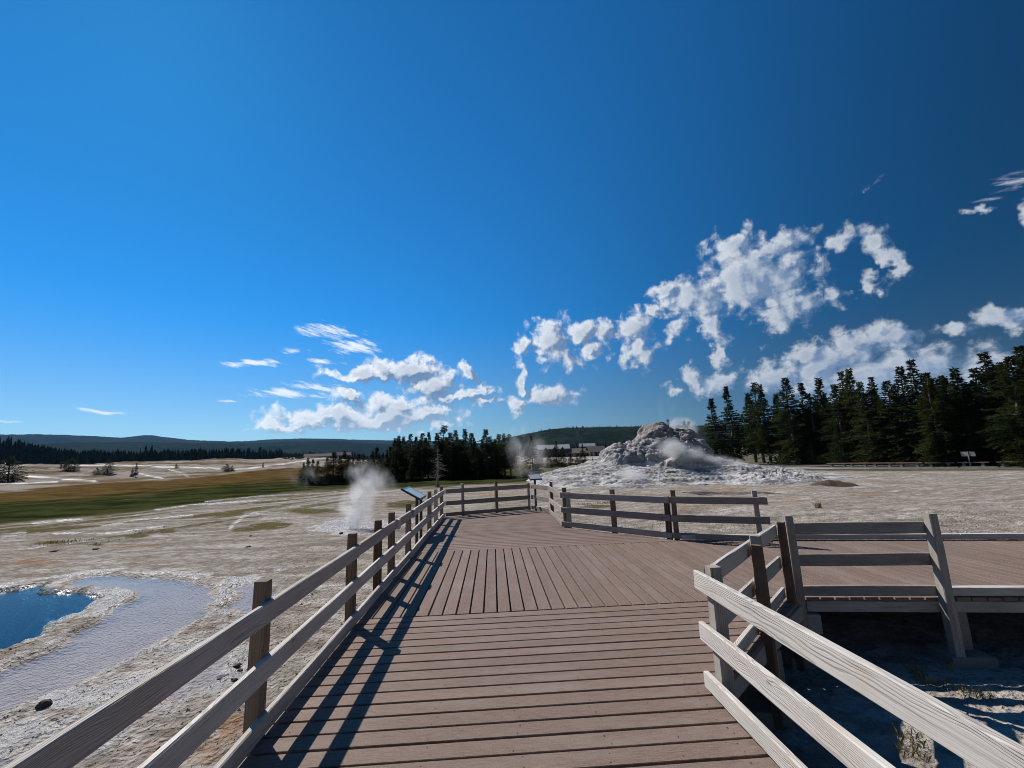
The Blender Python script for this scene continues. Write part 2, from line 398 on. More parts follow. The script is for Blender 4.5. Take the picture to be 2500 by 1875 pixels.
def march(px_, py_, r0=40.0, r1=420.0):
    v = ray(px_, py_); hv = math.hypot(v[0], v[1]); rr_ = np.linspace(r0, r1, 600)
    X, Y, Z = v[0] / hv * rr_, v[1] / hv * rr_, EYE + v[2] / hv * rr_
    below = np.nonzero(Z < ground_height(X, Y))[0]; k = below[0] if len(below) else 560
    return np.array([X[k], Y[k], float(ground_height(X[k:k + 1], Y[k:k + 1])[0])])
def hg(x, y): return float(ground_height(np.array([float(x)]), np.array([float(y)]))[0])
GV = np.stack([gx, gy, gz_], 1)
gme = grid_mesh('ground', GV, len(RR), len(TH), True, wrap=True)
px, py, okp = project(GV)
gr = np.hypot(gx, gy)
# what grows or lies where, and the glare painted on far streams (measured from the photograph, kept as attributes of the terrain)
nz = fbm(gx / 2.2, gy / 2.2, 4, 81); nb = fbm(gx / 14, gy / 14, 4, 83); ns = fbm((gx * 0.8 + gy * 0.6) / 1.2, (gy * 0.8 - gx * 0.6) / 7.0, 4, 85)
wig = 4 * nb + 3 * nz * np.clip(14 / np.maximum(gr, 1), 0.15, 1.5)
def lin(pts):
    p = np.array(pts, float); return np.interp(px, p[:, 0], p[:, 1])
l_far = lin([(-900, 1235), (0, 1200), (110, 1190), (200, 1182), (400, 1173), (480, 1164), (600, 1151), (700, 1144), (760, 1138), (900, 1132), (1150, 1128)])
l_gold = lin([(-900, 1280), (0, 1228), (350, 1201), (700, 1170), (900, 1158), (1150, 1150)])
l_green = lin([(-900, 1350), (0, 1282), (350, 1246), (700, 1206), (850, 1192), (1000, 1190), (1150, 1184), (1290, 1178)])
l_low = lin([(-900, 1480), (0, 1345), (221, 1330), (443, 1294), (560, 1284), (700, 1262), (830, 1252), (900, 1205), (1150, 1190), (1290, 1180)])
pyw = py + wig
left = okp & (px < 1290)
gold = left * sstep(l_far - 2, l_far + 2, pyw) * sstep(l_green + 3, l_green - 6, pyw)
green = left * sstep(l_gold - 7, l_gold + 7, pyw + 5 * nz + 14 * fbm(gx / 5.0, gy / 5.0, 4, 89)) * sstep(l_green + 5, l_green - 5, pyw)
strip = left * sstep(l_green - 5, l_green + 5, pyw) * sstep(l_low + 5, l_low - 5, pyw)
olive = strip * sstep(-0.05, 0.25, fbm((gx * 0.55 + gy * 0.83) / 9, (gx * 0.83 - gy * 0.55) / 1.6, 4, 87) + 0.15 * nz)
def blobs_px(lst, wa=0.45):
    s = np.zeros(len(gx))
    for cx, cy_, rx, ry in lst:
        s = np.maximum(s, sstep(1.15, 0.75, np.hypot((px - cx) / rx, (py - cy_) / ry) + wa * nz))
    return s * okp
olive = np.maximum(olive, blobs_px([(1010, 1231, 62, 9), (750, 1247, 70, 8), (650, 1283, 60, 10), (600, 1292, 40, 6), (330, 1308, 30, 5), (405, 1297, 22, 4), (237, 1331, 14, 4), (130, 1325, 60, 5), (1460, 1236, 40, 5)]))
terr = left * sstep(l_far + 2, l_far - 3, pyw) * sstep(55, 70, gr) * sstep(460, 380, gr)
STREAM_GLARE = [([(-300, 1165), (0, 1155), (33, 1156), (72, 1163), (127, 1167), (235, 1175)], 3.2), ([(0, 1134), (40, 1130), (60, 1126), (100, 1129), (180, 1136), (300, 1136), (400, 1139)], 2.6), ([(340, 1156), (370, 1162), (398, 1168)], 3.2),
           ([(411, 1146), (440, 1154), (459, 1163)], 2.2), ([(370, 1140), (440, 1140), (538, 1144)], 3.0), ([(560, 1146), (620, 1142), (700, 1131), (760, 1122), (810, 1117)], 2.2), ([(-200, 1150), (0, 1145), (45, 1142)], 3), ([(120, 1144), (150, 1143)], 2.0), ([(-300, 1190), (60, 1180), (140, 1176)], 2.0)]
white = np.zeros(len(gx))  # pale bands on the far terraces: glare on the sinter, painted as colour
for pts, wd in STREAM_GLARE: white = np.maximum(white, sstep(wd * 2.0, wd * 0.2, line_dist(pts, px, py) + 0.6 * nb))
white *= okp * 0.66
tbr = terr * sstep(-0.15, 0.35, fbm(gx / 30, gy / 12, 4, 91))
gold = np.maximum(gold, tbr * 0.75 * (1 - white))
runs = [([(560, 1290), (600, 1256), (700, 1240), (790, 1222), (850, 1212), (950, 1208), (1040, 1206)], 4.5), ([(250, 1284), (330, 1270), (470, 1258)], 2.2), ([(80, 1277), (160, 1270), (200, 1268)], 4.0), ([(380, 1245), (470, 1232), (700, 1218)], 2.0), ([(130, 1302), (260, 1302), (400, 1284)], 3.0), ([(0, 1310), (60, 1302)], 6), ([(640, 1264), (760, 1262), (830, 1268)], 2.5), ([(500, 1225), (620, 1212), (760, 1205), (1050, 1196)], 2.2),
        ([(20, 1345), (180, 1325), (300, 1312)], 2.5)]
wet = np.zeros(len(gx))
for pts, wd in runs: wet = np.maximum(wet, 0.58 * sstep(wd * 2.3, wd * 0.2, line_dist(pts, px, py) + 1.5 * nb))
wet *= okp
green *= 1 - wet * 0.8; olive *= 1 - wet * 0.8; gold *= 1 - wet * 0.8
# splash basin of the little geyser on the left, damp crust near the shallow sheet
wet = np.maximum(wet, 0.7 * blobs_px([(850, 1290, 110, 16), (900, 1275, 120, 18)]))
mnear = (gr < 17) & (gx < 0)
dsn = np.full(len(gx), 9.0); dpn = np.full(len(gx), 9.0); drn = np.full(len(gx), 9.0)
dsn[mnear] = poly_sdf(SHEET, gx[mnear], gy[mnear]); dpn[mnear] = poly_sdf(POOL, gx[mnear], gy[mnear])
drn[mnear] = np.min([poly_sdf(p, gx[mnear], gy[mnear]) for p in RILLS], axis=0)
damp = 0.66 * sstep(1.3, -0.1, np.minimum(np.minimum(dsn, dpn), drn) + 0.5 * nz)
wet = np.maximum(wet, damp)
pool_in = sstep(0.02, -0.12, dpn); sheet_in = sstep(0.03, -0.05, np.minimum(dsn, drn))
rust = blobs_px([(1560, 1212, 90, 7), (1800, 1198, 110, 8), (1690, 1243, 60, 9), (1640, 1262, 120, 9), (2045, 1186, 30, 4), (1960, 1222, 60, 6), (2110, 1208, 60, 5), (1000, 1207, 110, 4), (1180, 1208, 60, 4), (300, 1330, 90, 6), (70, 1372, 90, 12), (215, 1456, 40, 7), (470, 1830, 200, 34), (600, 1770, 70, 40)], 0.6) * 0.8
rust = np.maximum(rust, 0.45 * okp * (gx > 2) * sstep(0.25, 0.6, fbm(gx / 5.5, gy / 1.2, 4, 93)) * sstep(14, 20, gr))
brown = blobs_px([(2050, 1184, 38, 5)], 0.2)
rgrass = okp * (px > 1780) * sstep(1143.5, 1145.5, py + nz) * sstep(1150.5, 1148.5, py + 2 * nz) * (gr > 25)
rgrass = np.maximum(rgrass, okp * (px > 1700) * sstep(1150, 1143, py) * (gr > 34) * sstep(36, 40, gx) * 0.8)
midg = okp * sstep(1290, 1330, px) * (px < 1700) * sstep(52, 62, gr) * sstep(150, 110, gr)
green = np.maximum(green, np.maximum(rgrass * 0.8, midg * 0.6)); gold = np.maximum(gold, midg * 0.5)
far_forest = sstep(430, 470, gr)
color_attr(gme, 'cover', np.stack([green, gold, olive], 1))
color_attr(gme, 'crust', np.stack([wet, rust, white], 1))
color_attr(gme, 'water', np.stack([pool_in, sheet_in, np.maximum(brown, far_forest)], 1))

mt, t, b = material('sinter_ground')
geo = t.new('ShaderNodeNewGeometry'); pos = geo.outputs['Position']
def attr(nm):
    a = t.new('ShaderNodeVertexColor'); a.layer_name = nm; return t.sepc(a.outputs[0])
cov = list(attr('cover')); cru = list(attr('crust')); wat = attr('water')
brk = t.noise(pos, 2.6, 6, 0.65); brf = t.noise(t.vm('MULTIPLY', pos, (1, 1, 0)), 0.22, 6, 0.65)
cru[0] = t.math('MULTIPLY', t.ramp(t.math('MULTIPLY_ADD', t.math('SUBTRACT', brk, 0.5), 1.7, cru[0]), 0.42, 0.72), t.math('SUBTRACT', 1.0, wat[1], clamp=True))
cru[2] = t.ramp(t.math('MULTIPLY_ADD', t.math('SUBTRACT', brf, 0.5), 1.8, cru[2]), 0.40, 0.85)
cru[1] = t.ramp(t.math('MULTIPLY_ADD', t.math('SUBTRACT', brk, 0.5), 2.2, cru[1]), 0.45, 1.1)
n_big = t.noise(pos, 0.35, 5, 0.6); n_mid = t.noise(pos, 2.3, 6, 0.62); n_fin = t.noise(pos, 16.0, 6, 0.65); n_gr = t.voro(pos, 24.0)
strv = t.vm('MULTIPLY', pos, (0.22, 1.0, 1.0)); n_str = t.noise(strv, 1.6, 7, 0.66)
pale = t.mix(t.ramp(n_str, 0.36, 0.66), (0.225, 0.19, 0.155), (0.50, 0.46, 0.415))
tan = t.mix(t.ramp(n_fin, 0.32, 0.68), (0.135, 0.105, 0.078), (0.42, 0.36, 0.29))
sint = t.mix(t.ramp(n_big, 0.36, 0.62), pale, t.mix(0.55, pale, tan))
sint = t.mix(t.math('MULTIPLY', t.ramp(n_gr, 0.18, 0.0), 0.6), sint, (0.10, 0.08, 0.06))
sint = t.mix(t.math('MULTIPLY', t.ramp(n_mid, 0.56, 0.74), 0.65), sint, (0.13, 0.10, 0.075))
n_peb = t.voro(t.vm('ADD', t.vm('MULTIPLY', pos, (0.8, 1.0, 1.0)), t.scale(t.noise(pos, 3.0, 3, 0.6, out=1), 0.25)), 6.0)
sint = t.mix(t.math('MULTIPLY', t.ramp(n_peb, 0.42, 0.75), 0.5), sint, (0.15, 0.122, 0.095))
n_mot = t.noise(t.vm('MULTIPLY', pos, (0.35, 1.0, 1.0)), 3.4, 5, 0.7)
sint = t.mix(t.math('MULTIPLY', t.ramp(n_mot, 0.54, 0.70), 0.55), sint, (0.12, 0.095, 0.07))
sint = t.mix(t.math('MULTIPLY', cru[1], 0.7), sint, t.mix(n_fin, (0.15, 0.075, 0.04), (0.38, 0.22, 0.12)))
sint = t.mix(t.math('MULTIPLY', cru[0], 0.4), sint, t.mix(n_fin, (0.15, 0.132, 0.115), (0.42, 0.395, 0.37)))
sint = t.mix(cru[2], sint, (0.58, 0.57, 0.555))  # painted glare of the far terrace streams, as pale base colour
n_bl = t.noise(t.vm('MULTIPLY', pos, (1.0, 1.0, 0.3)), 9.0, 5, 0.7); n_patch = t.noise(t.vm('MULTIPLY', pos, (0.6, 1, 1)), 0.4, 6, 0.68)
ggreen = t.mix(t.ramp(n_patch, 0.36, 0.64), (0.014, 0.020, 0.007), t.mix(n_bl, (0.030, 0.038, 0.011), (0.075, 0.078, 0.026)))
ggold = t.mix(t.ramp(n_patch, 0.35, 0.7), (0.075, 0.046, 0.017), t.mix(n_bl, (0.115, 0.070, 0.024), (0.17, 0.112, 0.042)))
golive = t.mix(t.ramp(n_mid, 0.35, 0.65), (0.05, 0.045, 0.016), (0.14, 0.115, 0.05))
c = t.mix(t.math('MULTIPLY', cov[2], t.ramp(n_mid, 0.28, 0.52)), sint, golive)
c = t.mix(cov[1], c, ggold); c = t.mix(cov[0], c, ggreen)
c = t.mix(wat[1], c, t.mix(n_mid, (0.34, 0.30, 0.265), (0.47, 0.43, 0.39)))
c = t.mix(wat[0], c, t.mix(n_mid, (0.09, 0.16, 0.19), (0.20, 0.28, 0.30)))
c = t.mix(wat[2], c, (0.05, 0.038, 0.028))
t.put(b.inputs['Base Color'], c)
veg = t.math('MAXIMUM', t.math('MAXIMUM', cov[0], cov[1]), cov[2])
rough = t.math('MULTIPLY_ADD', cru[0], -0.66, 0.93)
rough = t.math('SUBTRACT', rough, t.math('MULTIPLY', cru[2], 0.35))
t.put(b.inputs['Roughness'], rough)
t.put(b.inputs['Specular IOR Level'], t.math('MULTIPLY', t.math('ADD', t.math('MULTIPLY', cru[0], 0.38), t.math('MULTIPLY', cru[2], 0.15)), t.math('SUBTRACT', 1.0, veg, clamp=True)))
hgt = t.math('ADD', t.math('MULTIPLY', n_fin, 0.7), t.math('MULTIPLY', t.voro(t.vm('ADD', pos, t.scale(t.noise(pos, 6.0, 3, 0.6, out=1), 0.1)), 22.0, 'SMOOTH_F1'), -0.7))
hgt = t.math('ADD', hgt, t.math('MULTIPLY', n_str, 0.9))
t.put(b.inputs['Normal'], t.bump(hgt, 1.0, 0.055))
ground = link('ground', gme, None, mt); tag(ground, kind='structure')

# ------------------------------------------------------------------ hills
mtH, t, b = material('forested_hill')
pos = t.new('ShaderNodeNewGeometry').outputs['Position']
cn = t.noise(pos, 0.05, 6, 0.7); cb = t.noise(pos, 0.0035, 4, 0.6)
t.put(b.inputs['Base Color'], t.mix(t.ramp(t.math('ADD', t.math('MULTIPLY', cn, 0.6), t.math('MULTIPLY', cb, 0.4)), 0.38, 0.62), (0.005, 0.010, 0.008), (0.020, 0.030, 0.018)))
b.inputs['Roughness'].default_value = 1.0; b.inputs['Specular IOR Level'].default_value = 0.0
t.put(b.inputs['Normal'], t.bump(cn, 1.0, 6.0))
def hill(name, sky_px, D, start, seed, base=2.0, rough=0.03):
    pts = sorted([(azel(a, c)[0], math.tan(azel(a, c)[1])) for a, c in sky_px])
    na, nr = 420, 60
    A = np.linspace(pts[0][0], pts[-1][0], na); E = np.interp(A, [p[0] for p in pts], [p[1] for p in pts])
    k = np.array([1, 2, 3, 2, 1.]) / 9; E = np.convolve(np.pad(E, 2, 'edge'), k, 'valid')
    S = np.linspace(0, 1.35, nr)
    V = np.zeros((nr, na, 3))
    for i, s in enumerate(S):
        r = start + (D - start) * s
        crest = EYE + E * D
        prof = sstep(0, 1, np.array(s)) if s <= 1 else 1 - 0.55 * ((s - 1) / 0.35)
        x = r * np.sin(A); y = r * np.cos(A)
        n = fbm(x / (D * 0.09), y / (D * 0.09), 5, seed) * rough * crest.mean() * math.sin(math.pi * min(s, 1.0)) * 2.5
        V[i, :, 0] = x; V[i, :, 1] = y; V[i, :, 2] = base + (crest - base) * prof + n
        V[i, :, 2] += (fbm(x / (D * .008), y / (D * .008), 2, seed + 5) * 0.0009 * D)
    me = grid_mesh(name, V.reshape(-1, 3), nr, na); me.materials.append(mtH)
    return tag(link(name, me), kind='structure'), (A, E)
hill('hills', [(-900, 1085), (-400, 1070), (0, 1062), (100, 1061), (250, 1067), (300, 1070), (330, 1066), (350, 1063.5), (375, 1064), (400, 1068), (460, 1075), (560, 1078.5), (600, 1078), (650, 1074), (740, 1071), (800, 1072), (860, 1074), (950, 1076), (1050, 1078), (1150, 1082), (1300, 1085), (1600, 1088)], 5600, 3600, 200, 12)
hill('hills', [(-900, 1100), (0, 1092), (150, 1084), (300, 1082), (450, 1084), (600, 1086), (700, 1080), (820, 1079), (900, 1083), (1000, 1088), (1200, 1092)], 3200, 1500, 220, 9)
RIDGE = hill('hills', [(1150, 1100), (1200, 1082), (1260, 1067), (1290, 1060.5), (1340, 1051), (1400, 1046.5), (1500, 1044.5), (1600, 1043), (1700, 1042), (1800, 1040), (2000, 1040), (2200, 1050), (2500, 1060), (2900, 1080)], 1250, 480, 240, 4)[1]

# ------------------------------------------------------------------ water
def water_mat(name, tint, bump_s, bump_d, scale, rough=0.02, ior=1.33, stretch=(1, 1, 1)):
    mt, t, b = material(name); mt.node_tree.nodes.remove(b)
    out = mt.node_tree.nodes['Material Output']
    pos = t.vm('MULTIPLY', t.new('ShaderNodeNewGeometry').outputs['Position'], stretch)
    n = t.noise(pos, scale, 4, 0.55, 0.4); n2 = t.noise(pos, scale * 4.3, 3, 0.5)
    nrm = t.bump(t.math('ADD', n, t.math('MULTIPLY', n2, 0.35)), bump_s, bump_d)
    fr = t.new('ShaderNodeFresnel'); fr.inputs['IOR'].default_value = ior; t.put(fr.inputs['Normal'], nrm)
    tr = t.new('ShaderNodeBsdfTransparent'); tr.inputs[0].default_value = (*tint, 1)
    gl = t.new('ShaderNodeBsdfGlossy'); gl.inputs['Roughness'].default_value = rough; t.put(gl.inputs['Normal'], nrm)
    mx = t.new('ShaderNodeMixShader'); t.put(mx.inputs[0], fr.outputs[0]); t.l.new(tr.outputs[0], mx.inputs[1]); t.l.new(gl.outputs[0], mx.inputs[2])
    t.l.new(mx.outputs[0], out.inputs[0]); return mt
m_pool = water_mat('pool_water', (0.20, 0.42, 0.55), 0.16, 0.010, 13.0, rough=0.06, stretch=(0.8, 1.6, 1))
m_sheet = water_mat('shallow_water', (0.93, 0.93, 0.95), 0.12, 0.005, 9.0, rough=0.07, ior=1.24, stretch=(0.7, 1.6, 1))
def sheet_mesh(name, poly, z, grow):
    c = np.mean(poly, axis=0); P_ = np.array(poly)
    bm = bmesh.new(); vs_ = [bm.verts.new((p[0], p[1], z)) for p in P_]
    bm.faces.new(vs_); bmesh.ops.triangulate(bm, faces=bm.faces[:])
    bmesh.ops.recalc_face_normals(bm, faces=bm.faces[:])
    for f in bm.faces:
        if f.normal.z < 0: f.normal_flip()
    me = bpy.data.meshes.new(name); bm.to_mesh(me); bm.free(); return me
tag(link('pool_water', sheet_mesh('pool_water', worldpoly([(-420, 1480), (-250, 1440), (0, 1428), (70, 1420), (118, 1418), (130, 1436), (200, 1444), (262, 1452), (246, 1482), (180, 1532), (70, 1594), (0, 1616), (-200, 1720), (-500, 1830), (-800, 1700)], WZ), WZ, 0), None, m_pool), kind='structure')
tag(link('shallow_water', sheet_mesh('shallow_water', worldpoly([(150, 1400), (300, 1392), (480, 1404), (580, 1410), (690, 1425), (700, 1480), (640, 1560), (560, 1690), (430, 1780), (280, 1875), (120, 1960), (-100, 2100), (-500, 2100), (-700, 1980), (-500, 1815), (-200, 1715), (0, 1612), (112, 1580), (200, 1530), (255, 1495), (312, 1462), (316, 1447), (250, 1441), (175, 1437), (140, 1424)], WZ + 0.004), WZ + 0.004, 0), None, m_sheet), kind='structure')
# runoff pool below the cone
m_run = water_mat('runoff_water', (0.80, 0.76, 0.70), 0.3, 0.01, 6.0, rough=0.1, stretch=(0.5, 1.6, 1))
V = []; nr_, na_ = 10, 64
for i in range(nr_):
    for k in range(na_):
        a = 2 * math.pi * k / na_; f = (i + 0.02) / (nr_ - 1) * (1 + 0.12 * math.sin(3 * a + 1) + 0.08 * math.sin(7 * a)); q = un(1778 + 112 * f * math.cos(a), 1201.5 + 4.6 * f * math.sin(a), -0.6); V.append((q[0], q[1], hg(q[0], q[1]) + 0.012))
me = grid_mesh('runoff_water', np.array(V), nr_, na_, True, wrap=True)
tag(link('runoff_water', me, None, m_run), kind='structure')

# ------------------------------------------------------------------ timber materials (length runs along local X)
def wood(name, light, dark, tint, ring=170.0, bump=0.5, dirt=0.4, contrast=1.0):
    mt, t, b = material(name)
    tc = t.new('ShaderNodeTexCoord'); oi = t.new('ShaderNodeObjectInfo'); rnd = oi.outputs['Random']
    ob = tc.outputs['Object']
    v = t.vm('ADD', ob, t.xyz(t.math('MULTIPLY', rnd, 41.0), t.math('MULTIPLY', rnd, 0.05), t.math('MULTIPLY_ADD', rnd, 0.09, -0.02)))
    low = t.noise(t.vm('MULTIPLY', v, (1.1, 4.0, 4.0)), 1.0, 3, 0.5)
    mid = t.noise(t.vm('MULTIPLY', v, (4.0, 30.0, 30.0)), 1.0, 3, 0.6)
    x, y, z = t.sep(v)
    # knots: cells along the board that push the rings aside
    kv = t.xyz(t.math('MULTIPLY', x, 1.9), t.math('MULTIPLY', y, 3.0), t.math('MULTIPLY', z, 9.0))
    kd = t.voro(kv, 1.0); kn = t.ramp(kd, 0.30, 0.0); kc = t.ramp(kd, 0.085, 0.03)
    rr_ = t.vm('LENGTH', t.xyz(0.0, t.math('ADD', y, 0.03), t.math('ADD', z, t.math('MULTIPLY_ADD', low, 0.16, -0.05))))
    ph = t.math('ADD', t.math('MULTIPLY', rr_, ring * 6.283), t.math('ADD', t.math('MULTIPLY', kn, 8.0), t.math('MULTIPLY', mid, 4.5)))
    line = t.ramp(t.math('SINE', ph), -0.1, 1.0)
    amp = t.ramp(t.noise(t.vm('MULTIPLY', v, (1.3, 11.0, 11.0)), 1.0, 3, 0.6), 0.32, 0.66, 0.25, 1.0)
    streak = t.noise(t.vm('MULTIPLY', v, (2.6, 170.0, 170.0)), 1.0, 4, 0.7)
    crack = t.ramp(t.noise(t.vm('MULTIPLY', v, (1.5, 95.0, 95.0)), 1.0, 2, 0.5), 0.66, 0.74)
    g = t.math('ADD', t.math('MULTIPLY', t.math('MULTIPLY', line, amp), 0.55 * contrast), t.math('MULTIPLY_ADD', streak, 1.3, -0.5), clamp=True)
    c = t.mix(g, light, dark)
    c = t.mix(t.math('MULTIPLY', t.ramp(t.noise(v, 2.6, 5, 0.65), 0.45, 0.72), dirt), c, tint)
    c = t.mix(t.math('MULTIPLY', t.ramp(t.noise(t.vm('MULTIPLY', v, (1, 3, 3)), 0.9, 3, 0.5), 0.5, 0.75), 0.35), c, tuple(q * 1.25 for q in light))
    c = t.mix(t.math('MULTIPLY', crack, 0.7), c, tuple(q * 0.4 for q in dark))
    c = t.mix(t.math('MULTIPLY', kc, 0.75), c, tuple(q * 0.5 for q in dark))
    val = t.math('MULTIPLY_ADD', rnd, 0.34, 0.82)
    c = t.mix(1.0, c, t.xyz(val, val, val), 'MULTIPLY')
    t.put(b.inputs['Base Color'], c); b.inputs['Roughness'].default_value = 0.85; b.inputs['Specular IOR Level'].default_value = 0.08
    hgt = t.math('SUBTRACT', 1.0, t.math('ADD', t.math('ADD', t.math('MULTIPLY', line, amp), streak), crack))
    t.put(b.inputs['Normal'], t.bump(hgt, bump, 0.003))
    return mt
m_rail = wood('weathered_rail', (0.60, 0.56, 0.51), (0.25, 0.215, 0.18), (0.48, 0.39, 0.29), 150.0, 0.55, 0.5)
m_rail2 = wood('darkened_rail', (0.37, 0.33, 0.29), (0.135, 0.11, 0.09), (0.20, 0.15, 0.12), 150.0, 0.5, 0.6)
m_post = wood('brown_post', (0.26, 0.195, 0.14), (0.085, 0.055, 0.036), (0.16, 0.125, 0.10), 110.0, 0.4, 0.6)
m_postg = wood('grey_post', (0.44, 0.40, 0.35), (0.17, 0.14, 0.115), (0.27, 0.21, 0.15), 130.0, 0.4, 0.5)
m_red = wood('reddish_post', (0.17, 0.112, 0.08), (0.06, 0.036, 0.026), (0.10, 0.062, 0.045), 100.0, 0.3, 0.5)
m_beam = wood('dark_joist', (0.30, 0.26, 0.22), (0.12, 0.10, 0.08), (0.2, 0.16, 0.12), 100.0, 0.3, 0.5)

# composite deck boards
m_deck, t, b = material('composite_board')
tc = t.new('ShaderNodeTexCoord'); oi = t.new('ShaderNodeObjectInfo'); rnd = oi.outputs['Random']
v = t.vm('ADD', tc.outputs['Object'], t.scale(t.xyz(1, 0.3, 0), t.math('MULTIPLY', rnd, 53.0)))
g1 = t.noise(t.vm('MULTIPLY', v, (9.0, 190.0, 60.0)), 1.0, 4, 0.65); g2 = t.noise(v, 90.0, 4, 0.7); g3 = t.noise(t.vm('MULTIPLY', v, (0.8, 4, 1)), 1.6, 4, 0.6)
c = t.mix(t.ramp(t.math('ADD', t.math('MULTIPLY', g1, 0.55), t.math('MULTIPLY', g2, 0.45)), 0.34, 0.66), (0.128, 0.086, 0.066), (0.252, 0.180, 0.142))
c = t.mix(t.math('MULTIPLY', t.ramp(g3, 0.42, 0.72), 0.45), c, (0.25, 0.20, 0.175))
dust = t.math('MULTIPLY', t.ramp(t.noise(t.new('ShaderNodeNewGeometry').outputs['Position'], 1.1, 5, 0.65), 0.52, 0.8), 0.35)
c = t.mix(dust, c, (0.30, 0.255, 0.22))
val = t.math('MULTIPLY_ADD', rnd, 0.16, 0.92); c = t.mix(1.0, c, t.xyz(val, val, val), 'MULTIPLY')
t.put(b.inputs['Base Color'], c); b.inputs['Roughness'].default_value = 0.66; b.inputs['Specular IOR Level'].default_value = 0.12
t.put(b.inputs['Normal'], t.bump(t.math('ADD', g1, g2), 0.45, 0.0015))
m_screw = simple_mat('rusty_screw', (0.03, 0.018, 0.012), 0.7, 0.3, 50)
m_conc = simple_mat('concrete', (0.24, 0.215, 0.18), 0.9, 0.3, 14, 0.4)
m_metal = simple_mat('dark_metal', (0.02, 0.02, 0.022), 0.45, 0.2, 20, 0.0, 0.5)

# ------------------------------------------------------------------ boardwalk
boardwalk = tag(empty('boardwalk'), kind='structure')
PITCH, GAP, TH_B = 0.1502, 0.018, 0.038
def board(quad, along, mat=m_deck):
    """quad: four plan corners (counter-clockwise seen from above); along 'x' or 'y' (grain direction)."""
    q = np.array(quad, float); c = q.mean(0); l = q - c
    if along == 'y': l = np.stack([l[:, 1], -l[:, 0]], 1)          # rotate -90: local x = world y
    ins = 0.003
    def inset(p):
        s = np.sign(p); return p - s * ins
    V = [(*p, -TH_B) for p in l] + [(*p, -0.003) for p in l] + [(*inset(p), 0.0) for p in l]
    Fc = [(3, 2, 1, 0)]
    for k in range(2):
        for i in range(4):
            j = (i + 1) % 4; Fc.append((k * 4 + i, k * 4 + j, k * 4 + 4 + j, k * 4 + 4 + i))
    Fc.append((8, 9, 10, 11))
    me = mesh_from('board', V, Fc); me.materials.append(mat)
    o = bpy.data.objects.new('board', me); COL.objects.link(o); o.parent = boardwalk
    o.location = (c[0], c[1], random.uniform(-0.0012, 0.0012))
    o.rotation_euler = (random.uniform(-.0006, .0006), random.uniform(-.0006, .0006), (math.pi / 2 if along == 'y' else 0) + random.uniform(-.0004, .0004))
    return o
XL, XR = -1.485, 1.485
Y1, Y2 = 4.975, 8.245
screws = []
def xr_near(y): return XR if y < 3.15 else XR + (y - 3.15) * (3.47 - XR) / (Y1 - 3.15)
straight = None
y = Y1 - PITCH
while y > -1.6:
    a, c2 = y, y + PITCH - GAP
    r0, r1 = xr_near(a), xr_near(c2)
    if r0 == XR and r1 == XR and straight is not None:
        o = bpy.data.objects.new('board', straight.data); COL.objects.link(o); o.parent = boardwalk
        o.location = (0, (a + c2) / 2, random.uniform(-0.0015, 0.0015)); o.rotation_euler = (0, 0, random.uniform(-.0005, .0005))
    else:
        o = board([(XL, a), (r0, a), (r1, c2), (XL, c2)], 'x')
        if r0 == XR and r1 == XR: straight = o
    xs = [-1.33, -0.95, -0.42, 0.1, 0.62, 1.02, 1.36]
    for xx in xs:
        for yy in (a + 0.03, c2 - 0.03):
            if random.random() < 0.8: screws.append((xx + random.uniform(-.03, .03), yy + random.uniform(-.012, .012)))
    y -= PITCH
def y_n(x): return Y1 if x < 3.42 else 4.935 - 0.165 * (x - 3.42)
def y_f(x): return Y2 - 0.004 if x < 3.42 else 8.33 - 0.22 * (x - 3.42)
x = XL
while x < 13.5:
    a, c2 = x, min(x + PITCH - GAP, 99)
    n0, n1, f0, f1 = y_n(a), y_n(c2), y_f(a), y_f(c2)
    off = 0.006 if a < 3.35 else 0
    board([(a, n0 + off), (c2, n1 + off), (c2, f1), (a, f0)], 'y')
    for yy in (0.07, 0.8, 1.6, 2.45, 3.2):
        for xx in (a + 0.03, c2 - 0.03):
            if random.random() < 0.85: screws.append((xx, n0 + yy + random.uniform(-.02, .02)))
    x += PITCH
FAR_POLY = [(3.42, 8.33), (1.64, 10.33), (1.68, 12.88), (1.22, 13.98)]
def xr_far(y): return float(np.interp(y, [p[1] for p in FAR_POLY], [p[0] for p in FAR_POLY]))
def xl_far(y): return XL if y < 13.02 else XL + (y - 13.02) * (1.22 - XL) / 0.96
y = Y2
while y < 13.9:
    a, c2 = y, y + PITCH - GAP
    board([(xl_far(a), a), (xr_far(a), a), (max(xr_far(c2), xl_far(c2) + .05), c2), (xl_far(c2), c2)], 'x')
    for xx in (-1.33, -0.55, 0.25, 1.05):
        for yy in (a + 0.03, c2 - 0.03):
            if xl_far(a) < xx and random.random() < 0.7: screws.append((xx, yy))
    y += PITCH
V, T = [], []
for (sx, sy) in screws:
    bidx = len(V); V.append((sx, sy, 0.0012)); r_ = random.uniform(0.003, 0.0048)
    for k in range(7): V.append((sx + r_ * math.cos(k * 6.2832 / 7), sy + r_ * math.sin(k * 6.2832 / 7), 0.0020))
    for k in range(7): T.append((bidx, bidx + 1 + k, bidx + 1 + (k + 1) % 7))
tag(link('screw_heads', tris_mesh('screw_heads', V, T), boardwalk, m_screw), kind='stuff')
